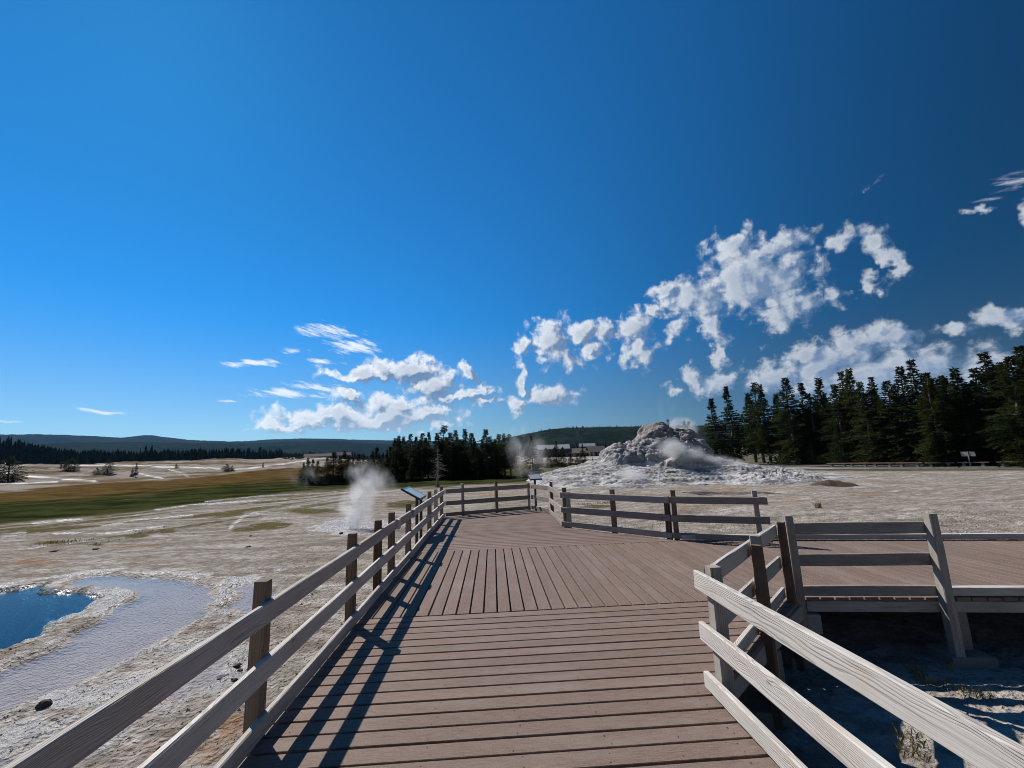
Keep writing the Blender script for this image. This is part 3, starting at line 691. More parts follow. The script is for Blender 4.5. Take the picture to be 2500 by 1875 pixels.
# joists, fascia beams and kerbs
zj = -TH_B - 0.004
for xx in (-1.43, -0.5, 0.5, 1.43): beam('joist', (xx, -1.5, zj - 0.09), (xx, 4.9, zj - 0.09), 0.05, 0.18, m_beam, boardwalk)
for xx in (-1.43, -0.45, 0.45, 1.43): beam('joist', (xx, 8.3, zj - 0.09), (xx, 12.9, zj - 0.09), 0.05, 0.18, m_beam, boardwalk)
for yy in (5.06, 6.0, 7.1, 8.15): beam('joist', (-1.4, yy, zj - 0.09), (3.3, yy, zj - 0.09), 0.05, 0.18, m_beam, boardwalk)
beam('fascia_beam', (XR - 0.03, 3.17, zj - 0.07), (3.40, 4.90, zj - 0.07), 0.04, 0.14, m_postg, boardwalk)
beam('fascia_beam', (3.47, 4.945, zj - 0.055), (13.5, 3.30, zj - 0.055), 0.04, 0.11, m_postg, boardwalk)
beam('joist', (3.5, 6.4, zj - 0.09), (13.5, 4.7, zj - 0.09), 0.05, 0.18, m_beam, boardwalk)
beam('fascia_beam', (3.5, 8.26, zj - 0.07), (13.5, 6.06, zj - 0.07), 0.04, 0.14, m_postg, boardwalk)
beam('kerb_rail', (4.90, y_n(4.9) + 0.045, 0.056), (9.6, y_n(9.6) + 0.045, 0.056), 0.085, 0.085, m_rail, boardwalk)
beam('kerb_rail', (9.61, y_n(9.61) + 0.045, 0.056), (13.5, y_n(13.5) + 0.045, 0.056), 0.085, 0.085, m_rail, boardwalk)
beam('kerb_rail', (3.55, y_f(3.55) - 0.045, 0.060), (8.0, y_f(8.0) - 0.045, 0.060), 0.085, 0.085, m_rail, boardwalk)
beam('kerb_rail', (8.01, y_f(8.01) - 0.045, 0.060), (13.5, y_f(13.5) - 0.045, 0.060), 0.085, 0.085, m_rail, boardwalk)
for (fx, fy) in [(3.36, 4.84), (4.93, 4.62), (7.4, 4.25), (1.5, 1.0), (2.42, 4.0)]:
    z0 = hg(fx, fy)
    box('footing', (fx, fy + 0.1, z0 + 0.02), (0.42, 0.36, 0.16), m_conc, boardwalk, rz=-0.17, bevel=0.02)
    beam('support_post', (fx + 0.09, fy + 0.16, z0 + 0.09), (fx + 0.09, fy + 0.16, zj - 0.12), 0.14, 0.14, m_beam, boardwalk, up=(0, 1, 0))
box('bearer_block', (3.42, 5.0, -0.27), (0.34, 0.2, 0.2), m_postg, boardwalk, rz=-0.17, bevel=0.01)

# ------------------------------------------------------------------ railings
RT, RM, RB = (0.735, 0.13), (0.395, 0.13), (0.075, 0.11)     # centre height, depth of each rail
def railing(name, label, runs, posts, blocks=(), rm=None):
    """runs: list of (x0,y0,x1,y1) for three rails each; posts: (x,y,angle,top,mat[,w])."""
    o = empty(name, (runs[0][0], runs[0][1], 0)); tag(o, label, 'railing', 'wooden railings along the boardwalk')
    for (x0, y0, x1, y1) in runs:
        d = Vector((x1 - x0, y1 - y0, 0)).normalized() * 0.003
        for (zc, h) in (RT, RM, RB):
            e = random.uniform(-0.004, 0.004)
            beam('rail', (x0 + d.x, y0 + d.y, zc + e), (x1 - d.x, y1 - d.y, zc + random.uniform(-.004, .004)), 0.04, h, rm or m_rail, o, ch=0.006, warp=0.002)
    for p in posts:
        x_, y_, ang, top, mat = p[:5]; w = p[5] if len(p) > 5 else 0.09
        u = (math.cos(ang), math.sin(ang), 0)
        z0 = hg(x_, y_) - 0.03
        beam('post', (x_, y_, z0), (x_ + random.uniform(-.006, .006), y_ + random.uniform(-.006, .006), top + random.uniform(-.01, .01)), w, 0.09, mat, o, up=u, ch=0.007)
    for (x_, y_, z_, ang) in blocks:
        u = Vector((math.cos(ang), math.sin(ang), 0)); beam('splice_block', Vector((x_, y_, z_)) - u * 0.075, Vector((x_, y_, z_)) + u * 0.075, 0.03, 0.14, m_rail, o)
    return o
PX = -1.485 - 0.047
railing('railing', 'long weathered railing down the left edge of the deck, casting a ladder shadow',
        [(-1.465, -1.2, -1.465, 4.86), (-1.465, 4.86, -1.465, 7.9), (-1.465, 7.9, -1.47, 13.0)],
        [(PX, -0.5, 0, .90, m_post), (PX, 1.15, 0, .90, m_postg), (PX, 3.03, 0, .91, m_post), (PX, 4.84, 0, .90, m_post), (PX, 5.9, 0, .90, m_red), (PX, 6.66, 0, .91, m_post), (PX, 7.9, 0, .91, m_post), (PX, 10.45, 0, .94, m_post), (PX - .01, 11.7, 0, .90, m_postg), (PX - .01, 12.93, 0, .90, m_post)],
        [(-1.43, 6.66, 0.735, math.pi / 2), (-1.43, 7.9, 0.735, math.pi / 2)])
fa = math.atan2(.96, 2.70); nx, ny = -math.sin(fa), math.cos(fa)
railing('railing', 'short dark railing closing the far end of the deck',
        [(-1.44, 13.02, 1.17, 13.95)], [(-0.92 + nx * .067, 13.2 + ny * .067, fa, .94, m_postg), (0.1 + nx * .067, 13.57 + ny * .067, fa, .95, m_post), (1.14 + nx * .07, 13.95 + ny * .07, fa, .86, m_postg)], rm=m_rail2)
a23 = math.atan2(8.35 - 10.33, 3.40 - 1.62)
n23 = (math.sin(-a23), math.cos(a23))
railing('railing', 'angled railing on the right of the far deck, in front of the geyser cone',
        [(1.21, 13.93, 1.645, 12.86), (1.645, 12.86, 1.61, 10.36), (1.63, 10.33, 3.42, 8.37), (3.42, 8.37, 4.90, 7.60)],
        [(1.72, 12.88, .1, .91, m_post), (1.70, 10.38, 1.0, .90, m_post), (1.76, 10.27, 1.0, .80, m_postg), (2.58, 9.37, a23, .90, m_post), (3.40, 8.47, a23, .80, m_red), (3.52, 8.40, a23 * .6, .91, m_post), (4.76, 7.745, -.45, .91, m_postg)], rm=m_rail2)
dA = math.atan2(4.9 - 3.12, 3.32 - 1.53)
railing('railing', 'pale sunlit railing in the right foreground with rails running past the camera',
        [(1.462, -1.2, 1.462, 3.22)], [(1.532, -0.6, 0, .86, m_postg), (1.532, 0.85, 0, .86, m_postg), (1.535, 3.10, 0.05, .845, m_postg)])
ox, oy = -math.sin(dA) * 0.067, math.cos(dA) * 0.067
railing('railing', 'short slanting railing across the inner corner, between the corner post and the right walkway',
        [(1.60 + ox, 3.19 + oy, 2.40 + ox, 4.0 + oy), (2.40 + ox, 4.0 + oy, 3.24 + ox, 4.84 + oy)],
        [(2.42, 4.0, dA, .86, m_postg), (2.375, 3.945, dA, .80, m_red), (3.215, 4.795, dA, .845, m_red, 0.075)])
ra = -0.17
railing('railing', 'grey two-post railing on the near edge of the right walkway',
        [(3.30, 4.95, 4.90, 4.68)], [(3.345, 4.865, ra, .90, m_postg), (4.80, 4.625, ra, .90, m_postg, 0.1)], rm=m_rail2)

# ------------------------------------------------------------------ interpretive signs
m_panel, t, b = material('sign_panel')
tc = t.new('ShaderNodeTexCoord'); x_, y_, z_ = t.sep(tc.outputs['Object'])
blk = t.math('MULTIPLY', t.ramp(x_, -0.18, -0.17), t.ramp(y_, 0.30, 0.29))
c = t.mix(blk, (0.10, 0.12, 0.13), t.mix(t.noise(tc.outputs['Object'], 14, 3, 0.6), (0.30, 0.36, 0.40), (0.55, 0.58, 0.58)))
t.put(b.inputs['Base Color'], c); b.inputs['Roughness'].default_value = 0.28
def wayside(name, label, loc, rz, w, d, tilt, zlow, posts):
    o = empty(name, loc); o.rotation_euler = (0, 0, rz); tag(o, label, 'sign', 'interpretive signs on posts')
    zc = zlow + d / 2 * math.sin(tilt)
    V, Fc = [], []; box_into(V, Fc, (0, 0, 0), (d, w, 0.035)); me = mesh_from('frame', V, Fc); me.materials.append(m_metal)
    fr = link('frame', me, o); fr.location = (0, 0, zc); fr.rotation_euler = (0, tilt, 0)
    V, Fc = [], []; box_into(V, Fc, (0, 0, 0), (d - 0.05, w - 0.05, 0.006)); me = mesh_from('panel', V, Fc); me.materials.append(m_panel)
    pn = link('panel', me, o); pn.rotation_euler = (0, tilt, 0); pn.location = (math.sin(tilt) * 0.022, 0, zc + math.cos(tilt) * 0.022)
    g = hg(loc[0], loc[1])
    for (px_, py_) in posts:
        pz = zc - px_ * math.tan(tilt) - 0.02
        b_ = box('post', (px_, py_, (g + pz) / 2 - loc[2]), (0.06, 0.06, pz - g), m_metal, o)
    box('base_plate', (0, 0, g + 0.012), (0.2, w * 0.8, 0.024), m_metal, o)
    return o
wayside('wayside_sign', 'slanted black-framed sign panel on black posts beyond the left railing', (-1.86, 10.25, 0), 0.0, 0.85, 0.50, 0.52, 0.80, [(0.12, 0.28), (0.12, -0.28)])
wayside('wayside_sign', 'small grey sign panel at the far right corner of the deck', (1.38, 14.35, 0), -1.35, 0.42, 0.32, 0.5, 0.92, [(0.0, 0.0)])

# ------------------------------------------------------------------ geyser cone on its sinter mound
SX = [3.0, 3.3, 4.5, 6.0, 7.5, 9.2, 9.67, 10.4, 11.25, 11.95, 12.7, 13.3, 13.9, 14.4, 15.0, 15.6, 16.1, 16.7, 17.2, 17.9, 18.2, 18.5, 18.9, 19.5, 20.5, 22.2, 24.0, 27.8, 31.0]
SZ = [-.66, -.6, .02, .42, .73, 1.05, 1.13, 1.6, 2.1, 2.19, 2.28, 2.7, 3.35, 3.75, 3.80, 3.83, 3.5, 3.46, 3.16, 3.13, 2.9, 2.24, 1.7, 1.13, .92, .47, .15, -.4, -.66]
YC = 38.3
def cone_profile(X, Y):
    wx = X + 0.5 * fbm(X / 2.5, Y / 2.5, 3, 301); wy = Y + 0.5 * fbm(X / 2.5 + 7, Y / 2.5, 3, 302)
    s = np.interp(X * 0.6 + wx * 0.4, SX, SZ); ap = np.interp(wx, [3.0, 4.5, 7.5, 10, 14, 19.5, 22.2, 24, 27.8, 31], [-.66, .02, .70, 1.0, 1.15, 1.0, .45, .15, -.4, -.66])
    ty = np.where(wy < YC, (YC - wy) / 9.6, (wy - YC) / 10.0)
    apr = -.66 + (ap + .66) * np.clip(1 - ty ** 1.25, 0, 1)
    # terraces on the mound
    st = 0.22; q = apr / st; fr_ = q - np.floor(q); apr = st * (np.floor(q) + sstep(0.15, 0.75, fr_)) * 0.6 + apr * 0.4
    tc_ = np.clip(np.abs(wy - YC) / (2.2 + 2.6 * np.clip((s - 1.0) / 2.8, 0, 1)), 0, 1)
    cone = np.clip(s - ap, 0, None) * (1 - tc_ ** 1.5)
    return apr + cone, cone
nxx, nyy = 480, 330
gxx, gyy = np.meshgrid(np.linspace(2.2, 31.5, nxx), np.linspace(28.2, 48.5, nyy))
zz, cone_h = cone_profile(gxx, gyy)
V = np.stack([gxx, gyy, zz], -1)
du = np.gradient(V, axis=1); dv = np.gradient(V, axis=0); N = np.cross(du, dv); N /= np.linalg.norm(N, axis=-1, keepdims=True)
edge = sstep(0.0, 0.5, zz + 0.66)
up_ = sstep(0.02, 0.5, cone_h)
a1 = gxx * 0.9 + gyy * 0.35; a2 = zz * 1.25 + gyy * 0.75
lump = (0.38 * billow(a1 / 1.4, a2 / 1.4, 2, 311, .4) + 0.16 * billow(a1 / 0.6, a2 / 0.6, 2, 313, .4)) * up_ + 0.055 * billow(gxx / 0.9, gyy / 0.45, 4, 315) * (1 - up_) + 0.04 * billow(gxx / 0.35, gyy / 0.25, 2, 317)
V = V + N * (lump * edge)[..., None]
V[..., 2] -= 0.12 * (1 - edge)
me = grid_mesh('geyser_cone', V.reshape(-1, 3), nyy, nxx)
color_attr(me, 'upper', np.stack([up_.ravel(), cone_h.ravel() / 3, np.zeros(cone_h.size)], 1))
mtC, t, b = material('geyserite')
pos = t.new('ShaderNodeNewGeometry').outputs['Position']
a = t.new('ShaderNodeVertexColor'); a.layer_name = 'upper'; u = t.sepc(a.outputs[0])
n1 = t.noise(t.vm('MULTIPLY', pos, (0.5, 1, 1.3)), 1.3, 7, 0.65); n2 = t.noise(pos, 7.0, 6, 0.7); n3 = t.voro(pos, 5.0, 'SMOOTH_F1')
ap = t.mix(t.ramp(n1, 0.36, 0.62), (0.20, 0.185, 0.172), (0.56, 0.54, 0.52)); co = t.mix(t.ramp(n2, 0.32, 0.66), (0.13, 0.113, 0.10), (0.34, 0.31, 0.285))
c = t.mix(t.math('MULTIPLY', u[1], 1.0), ap, co)
c = t.mix(t.math('MULTIPLY', t.ramp(n2, 0.58, 0.78), 0.5), c, (0.12, 0.105, 0.09))
t.put(b.inputs['Base Color'], c); b.inputs['Roughness'].default_value = 0.9; b.inputs['Specular IOR Level'].default_value = 0.05
t.put(b.inputs['Normal'], t.bump(t.math('ADD', n2, t.math('MULTIPLY', n3, -0.8)), 0.9, 0.10))
me.materials.append(mtC)
tag(link('geyser_cone', me), 'lumpy grey geyser cone rising from its wide white sinter mound', 'geyser cone')
# low rubbly hump and brown dirt mound to the right of the cone
def mound(name, label, cx, cy, rx, ry, h, mat, seed, cat, rough=0.35, f=0.5):
    na, nr = 96, 30
    A = np.linspace(0, 2 * math.pi, na, endpoint=False); R_ = np.linspace(0.001, 1, nr)
    V = np.zeros((nr, na, 3))
    for i, r in enumerate(R_):
        wob = 1 + 0.16 * np.sin(2 * A + seed) + 0.1 * np.sin(3 * A + 2.1 * seed)
        x = cx + rx * r * np.cos(A) * wob; y = cy + ry * r * np.sin(A) * wob
        z = h * (1 - r ** 1.6) * (1 + rough * billow(x / f, y / f, 4, seed))
        V[i, :, 0] = x; V[i, :, 1] = y; V[i, :, 2] = ground_height(x, y) + z - 0.04
    me = grid_mesh(name, V.reshape(-1, 3), nr, na, True, wrap=True); me.materials.append(mat)
    return tag(link(name, me), label, cat)
m_dirt = simple_mat('brown_dirt', (0.085, 0.058, 0.04), 0.95, 0.35, 5, 0.6)
q = un(1900, 1178, -0.6); mound('sinter_hump', 'low rubbly grey hump of sinter right of the cone', q[0] + .3, q[1] + .5, 4.2, 2.0, 0.42, mtC, 5, 'hump', 0.8, 0.35)
q = un(2050, 1187, -0.62); mound('dirt_mound', 'small brown dirt mound on the pale flat', q[0], q[1] + .4, 1.25, 1.0, 0.32, m_dirt, 8, 'mound', 0.12, 0.7)

# ------------------------------------------------------------------ conifers
m_bark = simple_mat('bark', (0.13, 0.10, 0.078), 0.9, 0.4, 9, 0.5)
m_dead = simple_mat('dead_wood', (0.19, 0.165, 0.145), 0.85, 0.3, 9, 0.3)
def needle_mat(name, c0, c1):
    mt, t, b = material(name)
    oi = t.new('ShaderNodeObjectInfo'); pos = t.new('ShaderNodeNewGeometry').outputs['Position']
    n = t.noise(pos, 1.1, 4, 0.6); n = t.math('ADD', t.math('MULTIPLY', n, 0.8), t.math('MULTIPLY', oi.outputs['Random'], 0.3))
    c = t.mix(t.ramp(n, 0.3, 0.8), c0, c1)
    t.put(b.inputs['Base Color'], c); b.inputs['Roughness'].default_value = 0.7; b.inputs['Specular IOR Level'].default_value = 0.05
    out = mt.node_tree.nodes['Material Output']
    tl = t.new('ShaderNodeBsdfTranslucent'); t.put(tl.inputs[0], t.mix(0.5, c, (0.07, 0.085, 0.015)))
    mx = t.new('ShaderNodeMixShader'); mx.inputs[0].default_value = 0.30
    t.l.new(b.outputs[0], mx.inputs[1]); t.l.new(tl.outputs[0], mx.inputs[2]); t.l.new(mx.outputs[0], out.inputs[0])
    return mt
m_ndl = needle_mat('pine_needles', (0.012, 0.020, 0.009), (0.045, 0.060, 0.020))
m_ndl2 = needle_mat('yellowish_pine_needles', (0.030, 0.036, 0.010), (0.085, 0.088, 0.022))
def tube(V, T, pts, radii, n=6):
    for i, (p, r) in enumerate(zip(pts, radii)):
        for k in range(n):
            a = 2 * math.pi * k / n; V.append((p[0] + r * math.cos(a), p[1] + r * math.sin(a), p[2]))
    b = len(V) - len(pts) * n
    for i in range(len(pts) - 1):
        for k in range(n):
            a0, a1 = b + i * n + k, b + i * n + (k + 1) % n; c0, c1 = a0 + n, a1 + n
            T.append((a0, a1, c1)); T.append((a0, c1, c0))
def stick(V, T, p, q, r0, r1):
    d = Vector(q) - Vector(p); u = d.cross(Vector((0, 0, 1)))
    u = u.normalized() if u.length > 1e-6 else Vector((1, 0, 0)); w = d.cross(u).normalized()
    b = len(V)
    for (c_, r) in ((p, r0), (q, r1)):
        for k in range(3):
            a = 2.0944 * k; V.append(tuple(Vector(c_) + (u * math.cos(a) + w * math.sin(a)) * r))
    for k in range(3):
        a0, a1 = b + k, b + (k + 1) % 3; T.append((a0, a1, a1 + 3)); T.append((a0, a1 + 3, a0 + 3))
def conifer(seed, base=0.14, width=1.55, dens=1.0, H=10.0, taper=0.85, lower_dead=True, ragged=0.35):
    r = random.Random(seed)
    bx = [0, r.uniform(-.12, .12), r.uniform(-.2, .2), r.uniform(-.15, .15), r.uniform(-.05, .05)]
    by = [0, r.uniform(-.12, .12), r.uniform(-.2, .2), r.uniform(-.15, .15), r.uniform(-.05, .05)]
    def axis(z):
        tt = np.clip(z / H, 0, 1) * 4; return float(np.interp(tt, range(5), bx)), float(np.interp(tt, range(5), by))
    tv, tt_ = [], []
    zs = np.linspace(-0.3, H * 0.98, 12)
    tube(tv, tt_, [(*axis(z), z) for z in zs], [0.155 * (1 - z / H) ** 0.8 + 0.012 if z > 0 else 0.19 for z in zs], 7)
    cv, ct = [], []
    z = H * base
    zb = z
    amp1, ph1 = r.uniform(.1, .22), r.uniform(0, 6)
    gaps = [(r.uniform(0.2, 0.9), r.uniform(0, 6.28)) for _ in range(5)]
    if lower_dead:
        for _ in range(16):
            z0 = r.uniform(0.06, base + 0.12) * H; a = r.uniform(0, 6.28); L = r.uniform(.3, .9); ax = axis(z0)
            stick(tv, tt_, (ax[0], ax[1], z0), (ax[0] + L * math.cos(a), ax[1] + L * math.sin(a), z0 - r.uniform(0, .25)), 0.02, 0.006)
    while z < H * 0.995:
        f = (z - zb) / (H - zb)
        Rr = width * ((1 - f) ** taper * min(1.0, (1 - f) * 2.3 + 0.03) * (0.72 + 0.28 * min(1, f * 5)) * (1 + amp1 * math.sin(f * 17 + ph1)) + 0.09)
        nb = max(3, int((7.5 - 3.5 * f) * dens))
        a0 = r.uniform(0, 6.28)
        for k in range(nb):
            a = a0 + 6.2832 * k / nb + r.uniform(-.35, .35)
            if any(abs(f - g0) < .07 and abs(((a - g1 + 3.14159) % 6.2832) - 3.14159) < 0.8 for g0, g1 in gaps): continue
            L = Rr * r.uniform(1 - ragged, 1 + ragged * 0.6)
            if r.random() < 0.06: L *= 1.35
            rise = (0.35 * f + 0.05) * L + r.uniform(-.06, .06)
            droop = (0.40 - 0.45 * f) * L
            ax = axis(z); p0 = Vector((ax[0], ax[1], z)); ca, sa = math.cos(a), math.sin(a)
            stick(tv, tt_, tuple(p0), (p0.x + ca * L * .7, p0.y + sa * L * .7, z + rise * .7 - droop * .49), 0.018, 0.005)
            ns = max(3, int(L / 0.13 * dens) + 2)
            for s in range(ns):
                u_ = 0.18 + 0.82 * (s + r.random() * .8) / ns
                c0 = Vector((p0.x + ca * L * u_, p0.y + sa * L * u_, z + rise * u_ - droop * u_ * u_))
                spread = 0.22 * L * (1 - 0.55 * u_) + 0.05
                for q in range(3):
                    side = r.uniform(-1, 1) * spread
                    c1 = c0 + Vector((-sa * side, ca * side, r.uniform(-.07, .07)))
                    ang = a + r.uniform(-.9, .9); ln = r.uniform(.15, .32); wd = r.uniform(.04, .085)
                    dr = Vector((math.cos(ang), math.sin(ang), r.uniform(-.35, .55))).normalized()
                    sd = dr.cross(Vector((r.uniform(-.6, .6), r.uniform(-.6, .6), 1))).normalized() * wd
                    b_ = len(cv)
                    cv.extend([tuple(c1 - sd), tuple(c1 + sd), tuple(c1 + dr * ln)]); ct.append((b_, b_ + 1, b_ + 2))
                    if q == 0:
                        up = Vector((0, 0, 1)) * r.uniform(.07, .14); b_ = len(cv)
                        cv.extend([tuple(c1 - dr * wd), tuple(c1 + dr * ln * .6), tuple(c1 + up + dr * ln * .35)]); ct.append((b_, b_ + 1, b_ + 2))
        z += r.uniform(.17, .30) * (1.0 if f < .8 else .75)
    tm = tris_mesh('trunk', tv, tt_, True); tm.materials.append(m_bark)
    cm = tris_mesh('crown', cv, ct, False); cm.materials.append(m_ndl)
    return tm, cm
VAR = [conifer(11, .08, 1.9, 1.15, taper=.75), conifer(12, .15, 1.6, 1.15, taper=.7), conifer(13, .05, 2.1, 1.1, taper=.8), conifer(14, .20, 1.7, 1.1, taper=.65, ragged=.45), conifer(15, .10, 1.5, 1.2, taper=.7), conifer(16, .22, 1.9, 1.0, taper=.55, ragged=.45)]
BUSH = [conifer(21, .03, 3.2, 1.1, H=6.0, taper=.55, lower_dead=False, ragged=.4), conifer(22, .05, 2.5, 1.0, H=6.0, taper=.6, lower_dead=False)]
VAR_Y = []
for tm, cm in VAR[:4]:
    c2 = cm.copy(); c2.materials.clear(); c2.materials.append(m_ndl2); VAR_Y.append((tm, c2))
ntree = [0]
def plant(x, y, h, label, group, var=None, wide=1.0, cat='tree', name='pine_tree', yellow=False, z=None, nom=10.0, src=None, lean=0.02):
    ntree[0] += 1; r = random.Random(ntree[0] * 17)
    vs_ = src or (VAR_Y if yellow else VAR); tm, cm = vs_[(r.randrange(len(vs_)) if var is None else var) % len(vs_)]
    e = empty(name, (x, y, (hg(x, y) if z is None else z) - 0.03)); s = h / nom
    e.scale = (s * wide, s * wide, s); e.rotation_euler = (r.uniform(-lean, lean), r.uniform(-lean, lean), r.uniform(0, 6.28))
    tag(e, label, cat, group)
    link('trunk', tm, e); link('crown', cm, e); return e
def tree_at(top, Y=None, X=None, **kw):
    """a tree whose top is seen at a photo pixel, standing in the plane Y=const or X=const."""
    v = ray(*top); k = Y / v[1] if Y else X / v[0]
    p = np.array([0, 0, EYE]) + v * k; g = hg(p[0], p[1])
    return plant(p[0], p[1], p[2] - g, **kw)
ORD = ['first', 'second', 'third', 'fourth', 'fifth', 'sixth', 'seventh', 'eighth', 'ninth', 'tenth', 'eleventh', 'twelfth', 'thirteenth', 'fourteenth', 'fifteenth', 'sixteenth', 'seventeenth', 'eighteenth', 'nineteenth', 'twentieth', 'twenty-first', 'twenty-second', 'twenty-third', 'twenty-fourth', 'twenty-fifth', 'twenty-sixth', 'twenty-seventh', 'twenty-eighth', 'twenty-ninth', 'thirtieth', 'thirty-first', 'thirty-second']
# right-hand wood behind the benches
rt = [(1734, 973), (1772, 944), (1823, 962), (1839, 933), (1856, 941), (1893, 962), (1917, 922), (1949, 935), (1972, 958), (1996, 921), (2031, 937), (2052, 905), (2069, 902), (2098, 930), (2124, 919), (2163, 928), (2195, 893), (2224, 876), (2257, 908), (2290, 940), (2331, 900), (2352, 932), (2383, 896), (2420, 925), (2454, 867), (2488, 872), (2530, 850), (2580, 890)]
for i, tp in enumerate(rt):
    r = random.Random(i * 5 + 1)
    if tp[0] < 1800: kw = dict(Y=62 + r.uniform(0, 6))
    else: kw = dict(X=43.5 + r.uniform(0, 4.5))
    yel = i in (5, 9, 12, 14, 18, 21, 23, 25)
    tree_at(tp, label='%s conifer, %s from the cone in the row behind the benches' % ('yellow-green' if yel else 'dark green', ORD[i]), group='conifers in the row behind the benches', yellow=yel, wide=random.Random(i).uniform(1.05, 1.45), **kw)
rb = random.Random(5)
for i in range(75):
    y = rb.uniform(20, 74); x = rb.uniform(49, 66)
    if y > 62: x = rb.uniform(40, 66)
    az_ = math.degrees(math.atan2(x, y)); hmax = {True: 12.5, False: 10.5}[y < 45]
    plant(x, y, rb.uniform(.75, 1.0) * hmax * (x / 48) ** .5, 'dark conifer in the shaded depth of the wood behind the bench row', 'trees deep in the right-hand wood', wide=rb.uniform(1.1, 1.6))
for i in range(26):
    y = rb.uniform(24, 62); x = rb.uniform(42.5, 47)
    plant(x, y, rb.uniform(2.5, 5.5), 'low young conifer among the trunks behind the bench row', 'young conifers under the right-hand wood', wide=rb.uniform(1.0, 1.6), var=2)
# two small trees behind the cone
for i, (tp, Y, lb) in enumerate([((1628, 1023), 75, 'lone thin conifer showing through the steam above the cone'), ((1668, 1028), 66, 'slim conifer just right of the steam above the cone'), ((1682, 1028), 62, 'conifer right behind the right shoulder of the cone'), ((1706, 1050), 60, 'short conifer behind the right foot of the cone')]):
    tree_at(tp, Y=Y, label=lb, group='conifers right behind the cone', var=i)
# middle clump
mc = [((754, 1117), 51, 1.25), ((777, 1124), 50, 1.1), ((817, 1103), 51, 1.5), ((842, 1100), 52, 1.2), ((863, 1114), 52, 1.0), ((876, 1107), 53, 1.0), ((909, 1099), 54, 1.1), ((922, 1091), 55, 1.3), ((972, 1065), 54, 1.2), ((1002, 1058), 55, 1.1), ((1032, 1056), 54, 1.2), ((1046, 1055), 57, .9), ((1067, 1058), 53, 1.2), ((1083, 1038), 54, 1.35), ((1099, 1055), 52, 1.2), ((1113, 1049), 56, 1.0), ((1135, 1048), 55, 1.2), ((1151, 1056), 52, 1.3), ((1186, 1047), 52, 1.4), ((1216, 1059), 52, 1.2), ((1230, 1058), 54, 1.0), ((1244, 1059), 53, 1.1)]
for i, (tp, Y, w) in enumerate(mc):
    tree_at(tp, Y=Y, label='dark conifer, %s from the left in the clump beyond the deck' % ORD[i], group='conifers in the clump beyond the deck', wide=w * (1.3 if i > 7 else 1.4), var=(None if i > 7 else (0, 2, 2, 0, 4, 2, 0, 2)[i]))
for i, (tp, Y, w, lb) in enumerate([((962, 1112), 50.5, 1.9, 'bushy young conifer at the left foot of the clump beyond the deck'), ((1003, 1125), 50, 1.4, 'small young conifer in front of the clump, left of the dead tree'), ((1165, 1092), 50, 1.5, 'mid-height conifer in front of the clump, right of the dead tree'), ((1205, 1100), 50, 1.4, 'short conifer at the right front of the clump beyond the deck'), ((1297, 1062), 52, 1.3, 'conifer half hidden by drifting steam left of the cone')]):
    tree_at(tp, Y=Y, label=lb, group='smaller conifers around the clump beyond the deck', wide=w, var=2)
for i, (pxx, pyy) in enumerate([(742, 1128), (764, 1121), (800, 1116), (829, 1112), (852, 1110), (888, 1112), (898, 1120), (935, 1108), (945, 1098), (955, 1090)]):
    tree_at((pxx, pyy), Y=53 + (i % 4) * 1.3, label='conifer filling the left part of the clump, %s from its left end' % ORD[i], group='conifers filling the left part of the clump', wide=1.5, var=(0, 4, 2, 1)[i % 4])
rb = random.Random(9)
for i in range(34):
    pxx = rb.uniform(960, 1240); Y = rb.uniform(56, 66)
    tree_at((pxx, rb.uniform(1064, 1085)), Y=Y, label='conifer deep inside the dark clump beyond the deck', group='trees deep inside the middle clump', wide=rb.uniform(1.1, 1.5))
# young trees by the lodges
for i, (tp, Y, w, lb) in enumerate([((1318, 1098), 95, 1.2, 'small conifer nearest the steam in front of the gabled lodge'), ((1340, 1105), 92, 1.3, 'low conifer in front of the left end of the gabled lodge'), ((1357, 1077), 100, 1.0, 'slim tall conifer rising over the gabled lodge roof'), ((1374, 1100), 96, 1.2, 'squat conifer before the gabled lodge'), ((1392, 1106), 94, 1.3, 'low conifer between the two lodges'), ((1421, 1083), 105, .9, 'thin conifer at the left end of the brown-roofed house'), ((1408, 1108), 96, 1.3, 'bushy conifer before the left part of the brown-roofed house'), ((1446, 1116), 110, 1.0, 'tiny conifer beside the lodge forecourt')]):
    tree_at(tp, Y=Y, label=lb, group='conifers by the lodges', wide=w * 1.3)
